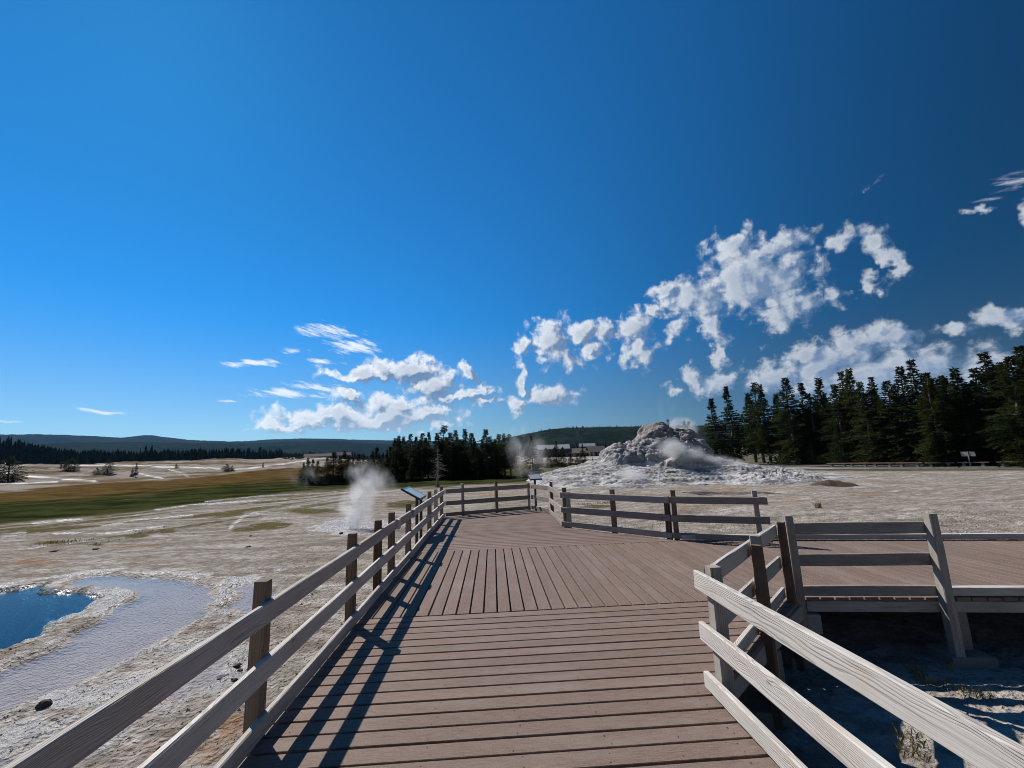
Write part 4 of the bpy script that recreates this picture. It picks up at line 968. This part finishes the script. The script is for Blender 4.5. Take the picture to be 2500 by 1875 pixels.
# trees on the white terraces to the left
for i, (bx_, by_, hp, w, src, lb) in enumerate([(18, 1178, 46, 1.2, 'b', 'wide dark bushy tree at the left edge of the terraces'), (-40, 1180, 40, 1.1, 'b', 'bushy tree cut by the left edge of the picture'), (172, 1149, 24, 1.25, 'b', 'round bushy tree on the upper white terrace'), (157, 1148, 20, .9, 'v', 'small upright tree left of the round bushy one on the terrace'), (148, 1145, 12, 1.2, 'v', 'smallest upright tree on the upper white terrace'), (262, 1161, 30, 1.35, 'b', 'large rounded bush tree on the brown terrace'), (236, 1160, 15, 1.1, 'b', 'small bush left of the large rounded one on the terrace'), (330, 1165, 30, 1.0, 'v', 'thin gappy pine beside the white runoff stream'), (322, 1164, 20, 1.0, 'v', 'lower thin pine leaning by the runoff stream'), (431, 1143, 11, 1.2, 'b', 'tiny dark tree on the middle of the terraces'), (553, 1151, 18, 1.2, 'b', 'dark tree at the meadow edge near the terrace end'), (566, 1150, 13, 1.3, 'b', 'low dark bush at the right end of the terraces'), (642, 1141, 14, .9, 'v', 'lone small conifer on the golden slope')]):
    q = march(bx_, by_)
    h = hp * math.hypot(q[0], q[1]) / F * 0.85
    plant(q[0], q[1], h, lb, 'scattered trees on the white terraces', src=BUSH if src == 'b' else None, nom=6.0 if src == 'b' else 10.0, wide=w, var=i, z=hg(q[0], q[1]), name='terrace_tree')
rb = random.Random(3)
for i in range(9):
    pxx = 690 + i * 6 + rb.uniform(-2, 2); v = ray(pxx, 1138); q = np.array([0, 0, EYE]) + v / math.hypot(v[0], v[1]) * 260
    plant(q[0], q[1], rb.uniform(2.6, 4.2), 'tiny dark conifer in the low cluster on the golden slope', 'low cluster of conifers on the golden slope', wide=1.3)
# dead tree
V, T = [], []; r = random.Random(2)
q = un(1069, 1188, -0.6); H_ = 0
vt = ray(1060, 1088); top = np.array([0, 0, EYE]) + vt * (q[1] / vt[1]); H_ = top[2] - hg(q[0], q[1])
tube(V, T, [(0, 0, -.1), (0, 0, .4), (-.02, .02, H_ * .3), (.02, 0, H_ * .6), (-.03, 0, H_ * .85), (-.03, .02, H_)], [.13, .095, .075, .05, .03, .008], 8)
for k in range(4):
    a = k * 1.57 + .5; stick(V, T, (0, 0, .25), (.3 * math.cos(a), .3 * math.sin(a), -.04), .05, .03)
trunk = tris_mesh('trunk', V, T, True); trunk.materials.append(m_dead)
V, T = [], []
for k in range(58):
    f = r.uniform(.16, .93); z = f * H_; L = (1.25 * (1 - f) ** .8 + .08) * r.uniform(.5, 1.0); a = r.uniform(0, 6.28); pv = (0, 0, z)
    for s in range(1, 5):
        u_ = s / 4; pn = (L * u_ * math.cos(a + .12 * s), L * u_ * math.sin(a + .12 * s), z + .12 * L * u_ - .42 * L * u_ * u_ + (.10 * L if s == 4 else 0)); stick(V, T, pv, pn, .026 * (1.2 - u_ * .8), .021 * (1.1 - u_ * .85)); pv = pn
        if s > 1 and r.random() < .6:
            a2 = a + r.choice((-1, 1)) * .8; stick(V, T, pn, (pn[0] + .2 * L * math.cos(a2), pn[1] + .2 * L * math.sin(a2), pn[2] - .08 * L), .013, .006)
br = tris_mesh('branches', V, T); br.materials.append(m_dead)
e = tag(empty('dead_tree', (q[0], q[1], hg(q[0], q[1]))), 'bare grey dead conifer standing in front of the dark clump', 'dead tree')
link('trunk', trunk, e); link('branches', br, e)

# far woods: individual tops cannot be told apart, one mass each
def wood_mass(name, label, spots, mat, seed):
    r = random.Random(seed); V, T = [], []
    for (x, y, z, h) in spots:
        w = h * r.uniform(.13, .22); n = 6; tiers = 4; a0 = r.uniform(0, 6)
        for k in range(tiers):
            zb = z + h * (.06 + .22 * k) ; zt = z + h * min(1.0, .48 + .22 * k); rw = w * (1 - .22 * k); b_ = len(V)
            for j in range(n):
                a = a0 + 6.2832 * j / n + r.uniform(-.3, .3); rr2 = rw * r.uniform(.6, 1.2); V.append((x + rr2 * math.cos(a), y + rr2 * math.sin(a), zb + r.uniform(-.05, .06) * h))
            V.append((x + r.uniform(-.1, .1) * w, y, zt if k < tiers - 1 else z + h))
            for j in range(n): T.append((b_ + j, b_ + (j + 1) % n, b_ + n))
    me = tris_mesh(name, V, T); me.materials.append(mat)
    return tag(link(name, me), label, 'forest', kind='stuff')
m_ff = simple_mat('far_needles', (0.020, 0.029, 0.016), 0.9, 0.5, 0.15, 0, 0.0)
r = random.Random(31); sp = []
for i in range(2600):
    pxx = r.uniform(-500, 820); v = ray(pxx, 1130); d = r.uniform(0, 1) ** 1.4 * 230 + 385 + (60 if pxx > 640 else 0) + (220 if 690 < pxx else 0); hv = math.hypot(v[0], v[1]); x, y = v[0] / hv * d, v[1] / hv * d
    sp.append((x, y, None, r.uniform(6.5, 12.5) * (0.75 if d < 395 else 1)))
for i in range(1100):
    a = math.radians(r.uniform(-112, -52)); d = r.uniform(0, 1) ** 1.4 * 230 + 390; sp.append((d * math.sin(a), d * math.cos(a), None, r.uniform(7, 12.5)))
zz_ = ground_height(np.array([s[0] for s in sp]), np.array([s[1] for s in sp]))
wood_mass('forest', 'dark belt of forest behind the white terraces on the left', [(s[0], s[1], float(z), s[3]) for s, z in zip(sp, zz_)], m_ff, 1)
sp = []
for i in range(1500):
    pxx = r.uniform(640, 1720); v = ray(pxx, 1115); d = r.uniform(0, 1) ** 1.3 * 420 + 330 + (330 if pxx < 1240 else 0); hv = math.hypot(v[0], v[1]); x, y = v[0] / hv * d, v[1] / hv * d
    if (1310 < pxx < 1500) and d < 420: continue
    sp.append((x, y, None, r.uniform(6, 12)))
zz_ = ground_height(np.array([s[0] for s in sp]), np.array([s[1] for s in sp]))
wood_mass('forest', 'forest at the foot of the ridge behind the lodges', [(s[0], s[1], float(z), s[3]) for s, z in zip(sp, zz_)], m_ff, 2)
sp = []
A_, E_ = RIDGE
for i in range(900):
    a = r.uniform(A_[0], A_[-1]); el = float(np.interp(a, A_, E_)); d = 1250 * r.uniform(.965, 1.0)
    sp.append((d * math.sin(a), d * math.cos(a), EYE + el * 1250 - 5 - (1250 - d) * .05, r.choice((5, 6, 8, 10, 13))))
wood_mass('forest', 'scattered trees along the crest of the near ridge', sp, m_ff, 3)

# ------------------------------------------------------------------ benches, sign post and path at the edge of the right-hand wood
m_plank = wood('bench_plank', (0.30, 0.22, 0.17), (0.12, 0.08, 0.06), (0.2, 0.15, 0.12), 40, 0.2, 0.4)
m_asph = simple_mat('asphalt', (0.11, 0.11, 0.115), 0.9, 0.2, 3, 0.2)
m_pale = simple_mat('pale_kerb', (0.33, 0.31, 0.29), 0.85, 0.2, 4, 0.2)
bl = [(2029, 2065), (2078, 2117), (2135, 2177), (2198, 2246), (2271, 2322), (2350, 2408), (2445, 2512), (2545, 2620)]
bases = []
for i, (a, c_) in enumerate(bl):
    p = un(a, 1140.5, -.62); q = un(c_, 1140.5, -.62); P0 = Vector(p); P1 = Vector(q); mid = (P0 + P1) / 2; bases.append(mid)
row = (bases[-1] - bases[0]); row.z = 0; row.normalize(); rang = math.atan2(row.y, row.x)
for i, (a, c_) in enumerate(bl):
    p = un(a, 1140.5, -.62); mid = bases[i]
    # true length from the angular width along the row direction
    L = 0.78 * min(4.4, max(2.6, (Vector(un(a, 1140.5, -.62)) - Vector(un(c_, 1140.5, -.62))).length))
    g = hg(mid.x, mid.y)
    o = empty('bench', (mid.x, mid.y, g)); o.rotation_euler = (0, 0, rang)
    tag(o, 'low plank bench on two blocks, %s from the cone along the wood edge' % ORD[i], 'bench', 'plank benches along the wood edge')
    for k in (-1, 1): beam('plank', (-L / 2, k * .115, .43), (L / 2, k * .115, .43), .215, .08, m_plank, o, local=True)
    for k in (-1, 1): box('support', (k * L * .3, 0, .19), (.22, .36, .40), m_beam, o, bevel=.01)
nrm = Vector((-row.y, row.x, 0)) ; nrm = nrm if nrm.x > 0 else -nrm
def strip(name, off0, off1, s0, s1, z, mat, thick=0.0):
    V = []; n = 60
    for i in range(n + 1):
        s = s0 + (s1 - s0) * i / n; c_ = bases[3] + row * s
        for of in (off0, off1):
            p = c_ + nrm * of; V.append((p.x, p.y, hg(p.x, p.y) + z))
    me = grid_mesh(name, np.array(V), n + 1, 2); me.materials.append(mat); return tag(link(name, me), kind='structure')
strip('paved_path', 0.9, 3.0, -45, 26, 0.14, m_asph)
def kerbline(name, off, s0, s1, w, h, mat):
    V, Fc = [], []; n = 40
    for i in range(n + 1):
        s = s0 + (s1 - s0) * i / n; c_ = bases[3] + row * s
        for of, z in ((off, -.05), (off, h), (off + w, h), (off + w, -.05)):
            p = c_ + nrm * of; V.append((p.x, p.y, hg(p.x, p.y) + z))
    for i in range(n):
        for k in range(3): Fc.append((i * 4 + k, i * 4 + k + 1, i * 4 + 5 + k, i * 4 + 4 + k))
    me = mesh_from(name, V, Fc); me.materials.append(mat); return tag(link(name, me), kind='structure')
kerbline('kerb', -0.75, -26, 26, 0.2, 0.07, m_pale)
q = bases[5] + row * (-0.2) - nrm * .1
o = tag(empty('trail_sign', (q.x, q.y, hg(q.x, q.y))), 'small post with two little grey boards standing among the benches', 'sign')
o.rotation_euler = (0, 0, rang)
beam('post', (0, 0, -.05), (0, 0, 1.42), .08, .08, m_postg, o, up=(0, 1, 0), local=True)
for k in (-1, 1): box('board', (k * .27, .01, 1.2), (.4, .03, .42), m_postg, o)

# ------------------------------------------------------------------ lodges and vehicle
m_roof = simple_mat('brown_shingle', (0.16, 0.125, 0.105), 0.9, 0.25, 1.5, 0.3); m_roofg = simple_mat('grey_metal_roof', (0.26, 0.26, 0.27), 0.6, 0.15, 1.0); m_wall = simple_mat('dark_log_wall', (0.055, 0.038, 0.028), 0.9, 0.3, 2.0)
m_cream = simple_mat('cream_wall', (0.55, 0.43, 0.29), 0.85, 0.15, 2.0); m_glass = simple_mat('window_glass', (0.05, 0.06, 0.07), 0.1, 0.1, 1.0, 0, 0.6); m_trim = simple_mat('pale_trim', (0.62, 0.60, 0.57), 0.7, 0.1, 2.0)
def gable_block(o, cx, cy, L, Wd, hw, hr, roofm, wallm, rz=0.0, wins=6, over=.6, name_r='roof'):
    """walls with a gabled roof, ridge along local X."""
    V, Fc = [], []; l, w = L / 2, Wd / 2
    V = [(-l, -w, -.5), (l, -w, -.5), (l, w, -.5), (-l, w, -.5), (-l, -w, hw), (l, -w, hw), (l, w, hw), (-l, w, hw), (-l, 0, hw + hr), (l, 0, hw + hr)]
    Fc = [(0, 1, 5, 4), (2, 3, 7, 6), (1, 2, 6, 9, 5), (3, 0, 4, 8, 7)]
    me = mesh_from('wall', V, Fc); me.materials.append(wallm); wl = link('wall', me, o); wl.location = (cx, cy, 0); wl.rotation_euler = (0, 0, rz)
    l2, w2 = l + over, w + over; dz = hr * over / w; th = .18
    V = [(-l2, -w2, hw - dz), (l2, -w2, hw - dz), (l2, 0, hw + hr), (-l2, 0, hw + hr), (l2, w2, hw - dz), (-l2, w2, hw - dz)]
    V = V + [(a, b_, c_ + th) for a, b_, c_ in V]
    Fc = [(3, 2, 1, 0), (5, 4, 2, 3), (6, 7, 8, 9), (9, 8, 10, 11), (0, 1, 7, 6), (4, 5, 11, 10), (1, 2, 8, 7), (2, 4, 10, 8), (3, 0, 6, 9), (5, 3, 9, 11)]
    me = mesh_from('roof', V, Fc); me.materials.append(roofm); rf = link(name_r, me, o); rf.location = (cx, cy, 0.02); rf.rotation_euler = (0, 0, rz)
    for k in range(wins):
        x = -l + L * (k + .5) / wins
        bx_ = box('window', (x, -w - .04, hw * .52), (min(1.4, L / wins * .5), .08, hw * .36), m_trim, wl); box('pane', (0, -.035, 0), (min(1.15, L / wins * .4), .05, hw * .28), m_glass, bx_)
    return wl, rf
def lodge_at(px_, Y, name, label):
    p = at_y(px_, 1118, Y); o = empty(name, (p[0], p[1], hg(p[0], p[1]))); o.rotation_euler = (0, 0, -math.atan2(p[0], p[1])); return tag(o, label, 'lodge', 'lodge buildings far beyond the boardwalk')
o = lodge_at(1448, 215, 'lodge', 'dark house with a wide brown-grey shingle roof left of the cone')
gable_block(o, 1.5, 0, 8.2, 7, 2.2, 2.6, m_roof, m_wall, 0.35, 3); gable_block(o, -5.2, 1.5, 9.5, 6, 2.0, 2.0, m_roof, m_wall, 0.08, 4); box('door', (0.2, -4.2, .95), (1.0, .12, 1.9), m_trim, o)
o = lodge_at(1352, 240, 'lodge', 'long lodge with a pale roof line, white-edged gables and a cream end gable')
wl, rf = gable_block(o, 0, 0, 17, 9, 4.6, 2.2, m_roofg, m_wall, 0.03, 7)
for k, x in enumerate((-4.2, 0.6, 5.0)):
    gable_block(o, x, -4.6, 3.4, 3.2, 3.6, 1.9, m_trim if k != 1 else m_roofg, m_wall, math.pi / 2, 2, .35, 'dormer_roof')
gable_block(o, -9.4, 1.0, 4.0, 5, 5.0, 1.8, m_roof, m_cream, math.pi / 2, 2, .3)
o = lodge_at(1398, 235, 'lodge', 'small low house with a mottled roof between the gabled lodge and the brown-roofed house')
gable_block(o, 0, 0, 9.0, 6, 1.8, 2.4, m_roof, m_wall, -0.05, 3)
o = lodge_at(1428, 300, 'lodge', 'small pale-roofed building showing above the trees behind the houses')
gable_block(o, 2, 0, 10, 6, 6.4, 1.8, m_roofg, m_wall, 0.1, 4)
o = lodge_at(782, 560, 'lodge', 'very long low lodge with a pale brown roof far away on the left')
gable_block(o, 0, 0, 40, 12, 3.4, 3.4, m_roof, m_wall, 0.05, 14); box('chimney', (18, 1, 6.5), (1.6, 1.6, 4.4), m_trim, o); box('gable_front', (21.5, -2.5, 2.0), (4.0, 7, 5.0), m_trim, o)
o = lodge_at(828, 620, 'lodge', 'second long brown roof behind the trees right of the far lodge')
gable_block(o, 0, 0, 30, 12, 5.4, 4.0, m_roof, m_wall, 0.0, 10)
m_white = simple_mat('white_paint', (0.75, 0.75, 0.75), 0.35, 0.05, 1.0, 0, 0.5); m_tyre = simple_mat('tyre', (0.02, 0.02, 0.02), 0.8, 0.2, 5)
p = at_y(1476, 1122, 150); o = tag(empty('van', (p[0], p[1], hg(p[0], p[1]))), 'small white van parked by the house at the left foot of the cone', 'van'); o.rotation_euler = (0, 0, 0.5)
V, Fc = [], []; prof = [(-1.0, .35), (1.0, .35), (1.0, 1.0), (.62, 1.15), (.30, 1.75), (-.95, 1.8), (-1.0, 1.7)]
V = [(x * 1.15, -.8, z) for x, z in prof] + [(x * 1.15, .8, z) for x, z in prof]; n = len(prof)
Fc = [tuple(range(n))[::-1], tuple(range(n, 2 * n))] + [(k, (k + 1) % n, n + (k + 1) % n, n + k) for k in range(n)]
me = mesh_from('body', V, Fc); me.materials.append(m_white); link('body', me, o)
box('windscreen', (.55, 0, 1.45), (.05, 1.3, .45), m_glass, o).rotation_euler = (0, -.5, 0)
for s in (-1, 1): box('side_window', (-.25, s * .81, 1.42), (1.1, .02, .38), m_glass, o)
for sx in (-.7, .7):
    for s in (-1, 1):
        V, T = [], []
        for yy in (-.09, .09):
            V.append((0, yy, 0))
            for k in range(14): V.append((.32 * math.cos(k * .4488), yy, .32 * math.sin(k * .4488)))
        for k in range(14):
            a0, a1 = 1 + k, 1 + (k + 1) % 14; T += [(0, a1, a0), (15, 15 + a0, 15 + a1), (a0, a1, 15 + a1), (a0, 15 + a1, 15 + a0)]
        w_ = link('wheel', tris_mesh('wheel', V, T), o, m_tyre); w_.location = (sx, s * .76, .32)
p0 = at_y(1420, 1122, 165)
me = grid_mesh('forecourt', np.array([(p0[0] + a, p0[1] + c_, hg(p0[0] + a, p0[1] + c_) + .15) for c_ in np.linspace(-14, 16, 9) for a in np.linspace(-9, 22, 12)]), 9, 12); me.materials.append(m_pale); tag(link('forecourt', me), kind='structure')

# ------------------------------------------------------------------ small things on the ground
m_rock = simple_mat('dark_rock', (0.07, 0.05, 0.045), 0.85, 0.4, 8, 0.5)
def rock(px_, py_, size, label, flat=.5):
    q = un(px_, py_, G0); g = hg(q[0], q[1]); r = random.Random(int(px_)); bm = bmesh.new(); bmesh.ops.create_icosphere(bm, subdivisions=2, radius=1.0)
    for v in bm.verts:
        k = 1 + r.uniform(-.28, .28); v.co = Vector((v.co.x * k * size, v.co.y * k * size * .7, v.co.z * k * size * flat))
    me = bpy.data.meshes.new('rock'); bm.to_mesh(me); bm.free(); me.materials.append(m_rock)
    o = link('rock', me); o.location = (q[0], q[1], g + size * flat * .35); o.rotation_euler = (0, 0, r.uniform(0, 6)); tag(o, label, 'rock', 'dark stones on the sinter left of the deck')
for a in [(546, 1652, .07, 'largest dark flat stone just outside the left railing', .3), (578, 1632, .045, 'small dark stone right of the flat one outside the left railing', .5), (586, 1642, .04, 'dark chip beside the pair of stones outside the left railing', .5), (571, 1668, .035, 'tiny dark chip below the flat stone outside the left railing', .4), (105, 1732, .06, 'single dark stone sitting in the wet crust by the shallow water', .7), (234, 1342, .10, 'dark lump on the crust between meadow and pool', .4), (133, 1346, .10, 'dark lump on the crust left of the meadow tufts', .35), (833, 1306, .08, 'dark stone on the pale crust below the little geyser', .6), (606, 1338, .07, 'small dark stone on the pale crust above the left railing', .3), (612, 1312, .06, 'dark chip on the crust near the runoff', .4)]: rock(*a)
m_grass = simple_mat('dry_grass', (0.24, 0.20, 0.08), 0.8, 0.5, 3.0, 0, 0.1)
V, T = [], []; r = random.Random(77)
def tuft(cx, cy, n, h, rad):
    for k in range(n):
        a = r.uniform(0, 6.28); d = rad * r.random() ** .7; x, y = cx + d * math.cos(a), cy + d * math.sin(a); z = hg(x, y) - .01; L = h * r.uniform(.5, 1.2); b_ = len(V)
        lx, ly = r.uniform(-.5, .5) * L, r.uniform(-.5, .5) * L; w = .0012 + .00035 * math.hypot(cx, cy)
        V.extend([(x - w, y, z), (x + w, y, z), (x + lx * .4, y + ly * .4, z + L * .7), (x + lx, y + ly, z + L)]); T.extend([(b_, b_ + 1, b_ + 2), (b_ + 1, b_ + 3, b_ + 2)])
for (a, c_, n, h, rad) in [(345, 1302, 40, .09, .35), (405, 1290, 30, .08, .3), (240, 1330, 30, .07, .35), (280, 1322, 24, .06, .4), (475, 1308, 24, .06, .35), (535, 1276, 24, .07, .4), (660, 1282, 50, .06, .7), (700, 1270, 40, .06, .6), (1010, 1230, 80, .08, 1.2), (980, 1236, 60, .08, .8), (1430, 1232, 50, .1, .5), (1003, 1740, 0, 0, 0), (2000, 1248, 30, .25, .12), (2085, 1226, 0, 0, 0), (1480, 1228, 60, .1, .5), (1560, 1290, 70, .06, .8), (2240, 1650, 26, .10, .08), (2258, 1668, 30, .08, .08), (2350, 1690, 60, .06, .16), (2395, 1700, 50, .06, .12), (2220, 1800, 60, .07, .14), (2225, 1830, 50, .06, .12), (2310, 1640, 7, .17, .05), (120, 1330, 50, .1, .5), (180, 1326, 50, .1, .5)]:
    if n:
        q = un(a, c_, -.66); tuft(q[0], q[1], n, h, rad)
tag(link('grass', tris_mesh('grass', V, T), None, m_grass), 'sparse dry grass tufts on crust and meadow', 'grass', kind='stuff')
V, T = [], []; r = random.Random(78)
for k in range(9000):                 # loose crumbs of sinter near the boardwalk
    x = r.uniform(-6.5, 6.0); y = r.uniform(1.2, 8.5)
    if -1.6 < x < 1.6: continue
    if x > 0 and y > 4.6: continue
    s = r.uniform(.004, .014) * (1 + (r.random() < .04) * 1.5); V.append((x, y, s)); T.append(s)
pts_ = np.array(V); zg = ground_height(pts_[:, 0], pts_[:, 1]); VV, TT = [], []
for (x, y, s), z in zip(V, zg):
    if z < WZ + 0.01: continue
    b_ = len(VV); a = r.uniform(0, 6.28)
    VV += [(x + s * math.cos(a + 2.09 * k), y + s * math.sin(a + 2.09 * k), z - .002) for k in range(3)] + [(x + s * .3 * r.uniform(-1, 1), y, z + s * r.uniform(.5, 1.0))]
    TT += [(b_, b_ + 1, b_ + 3), (b_ + 1, b_ + 2, b_ + 3), (b_ + 2, b_, b_ + 3)]
m_crumb = simple_mat('sinter_crumbs', (0.30, 0.255, 0.21), 0.9, 0.5, 7.0)
tag(link('gravel', tris_mesh('gravel', VV, TT), None, m_crumb), 'loose crumbs of sinter beside the boardwalk', 'gravel', kind='stuff')

# ------------------------------------------------------------------ steam
def steam_mat(name, density, nscale, lo, hi, stretch=(1, 1, 1), seed=0.0, wob=0.35):
    mt, t, b = material(name); mt.node_tree.nodes.remove(b); out = mt.node_tree.nodes['Material Output']
    tc = t.new('ShaderNodeTexCoord'); p = tc.outputs['Object']; pos = t.new('ShaderNodeNewGeometry').outputs['Position']
    wn = t.noise(t.vm('MULTIPLY', pos, stretch), nscale * .6, 2, .5, out=1)
    pw = t.vm('ADD', p, t.scale(t.vm('SUBTRACT', wn, (.5, .5, .5)), wob * 2))
    fall = t.ramp(t.vm('LENGTH', pw), .98, .25)
    n = t.noise(t.vm('ADD', t.vm('MULTIPLY', pos, stretch), (seed, seed * 1.7, 0)), nscale, 5, .6, .6)
    edge_ = t.ramp(t.vm('LENGTH', p), 1.0, .85)
    d = t.math('MULTIPLY', t.math('MULTIPLY', t.math('MULTIPLY', fall, edge_), t.ramp(n, lo, hi)), density)
    vol = t.new('ShaderNodeVolumePrincipled'); vol.inputs['Color'].default_value = (.97, .975, .98, 1); vol.inputs['Anisotropy'].default_value = .35
    t.put(vol.inputs['Density'], d); t.l.new(vol.outputs[0], out.inputs['Volume']); return mt
bm = bmesh.new(); bmesh.ops.create_icosphere(bm, subdivisions=3, radius=1.0); me_s = bpy.data.meshes.new('steam'); bm.to_mesh(me_s); bm.free()
def steam(label, c, s, density, nscale, lo=.38, hi=.7, stretch=(1, 1, .6), tilt=0.0, seed=0.0):
    me = me_s.copy(); mt = steam_mat('steam', density, nscale, lo, hi, stretch, seed); me.materials.append(mt)
    o = link('steam_plume', me); o.location = c; o.scale = s; o.rotation_euler = (0, tilt, 0); return tag(o, label, 'steam', 'steam plumes over the thermal ground')
q = un(862, 1290, -.6)
steam('white steam column of the little geyser left of the railing', (q[0] + .15, q[1], .25), (.75, .7, 1.05), 2.8, 2.6, .36, .66, (1, 1, .7), .18, 1)
steam('drifting steam cap above the little geyser on the left', (q[0] + .55, q[1] + .1, 1.05), (1.15, .8, .75), 1.3, 1.9, .40, .72, (1, 1, .8), .3, 2)
q = un(735, 1205, -.6); steam('faint steam wisp over the meadow edge on the left', (q[0], q[1], .9), (2.2, 1.2, 1.3), .22, .9, .42, .7, (1, 1, .8), .2, 3)
q = un(1285, 1181, -.6); steam('tall grey steam cloud rising beside the left end of the mound', (q[0] + .3, q[1] + 1.0, 1.8), (2.5, 1.8, 3.5), .50, .75, .42, .72, (1, 1, .6), -.25, 4)
p = at_y(1655, 1062, 38.6); steam('steam blowing off the top of the cone', (p[0] + .6, p[1], p[2] + .6), (1.9, 1.2, 1.2), 1.6, 1.1, .36, .66, (.8, 1, .8), .3, 5)
p = at_y(1625, 990, 39); steam('thin high wisp of steam above the cone', (p[0], p[1], p[2]), (1.1, .9, 2.6), .2, .7, .4, .7, (1, 1, .5), .1, 6)
p = at_y(1660, 1104, 33.4); steam('bright steam sliding over the shaded right face of the cone', (p[0], p[1], p[2]), (2.6, 1.0, 1.2), 2.2, .95, .36, .64, (.7, 1, 1), .25, 7)
p = at_y(1740, 1126, 33.6); steam('steam trailing down the right flank of the mound', (p[0] + .6, p[1], p[2] - .1), (3.2, 1.3, .8), 1.2, .9, .36, .66, (.6, 1, 1.2), .22, 8)
p = at_y(1545, 1162, 30.6); steam('low steam creeping over the front of the mound', (p[0], p[1], p[2]), (2.3, 1.0, .75), 1.5, 1.0, .38, .66, (.8, 1, 1), .3, 9)
# little water jets: droplets
m_drop, t, b = material('spray_droplets'); b.inputs['Base Color'].default_value = (.85, .88, .92, 1); b.inputs['Roughness'].default_value = .15
def jet(name, label, c, n, h, spread, s):
    r = random.Random(int(c[0] * 10)); V, T = [], []
    for k in range(n):
        u_ = r.random() ** 1.5; z = h * u_; w = spread * (.25 + .9 * abs(r.gauss(0, .5)) * (1 - .4 * u_)); a = r.uniform(0, 6.28); p = (c[0] + w * math.cos(a) + .12 * z, c[1] + w * math.sin(a), c[2] + z); q_ = s * r.uniform(.4, 1.1); b_ = len(V)
        V += [(p[0] + q_, p[1], p[2]), (p[0] - q_ * .5, p[1] + q_ * .8, p[2]), (p[0] - q_ * .5, p[1] - q_ * .8, p[2]), (p[0], p[1], p[2] + q_ * 1.6), (p[0], p[1], p[2] - q_)]
        for f in ((0, 1, 3), (1, 2, 3), (2, 0, 3), (1, 0, 4), (2, 1, 4), (0, 2, 4)): T.append(tuple(b_ + i for i in f))
    return tag(link(name, tris_mesh(name, V, T), None, m_drop), label, 'water jet')
q = un(862, 1291, -.6); jet('water_jet', 'splashing droplets at the foot of the little geyser on the left', (q[0], q[1], hg(q[0], q[1])), 1500, .95, .30, .008)
p = at_y(1608, 1182, 30.2); jet('water_jet', 'thin white water jet spurting in front of the cone mound', (p[0], p[1], p[2] - .1), 700, 1.2, .12, .018)

# ------------------------------------------------------------------ haze: even, thin air round the whole place
V, Fc = [], []; box_into(V, Fc, (0, 0, 208.4), (15200, 15200, 423.2)); me = mesh_from('haze', V, Fc)
mt, t, b = material('haze'); mt.node_tree.nodes.remove(b)
vol = t.new('ShaderNodeVolumePrincipled'); vol.inputs['Color'].default_value = (.25, .55, .98, 1); vol.inputs['Density'].default_value = 3.6e-5; vol.inputs['Anisotropy'].default_value = .1
t.l.new(vol.outputs[0], mt.node_tree.nodes['Material Output'].inputs['Volume']); me.materials.append(mt)
tag(link('haze', me), kind='stuff')
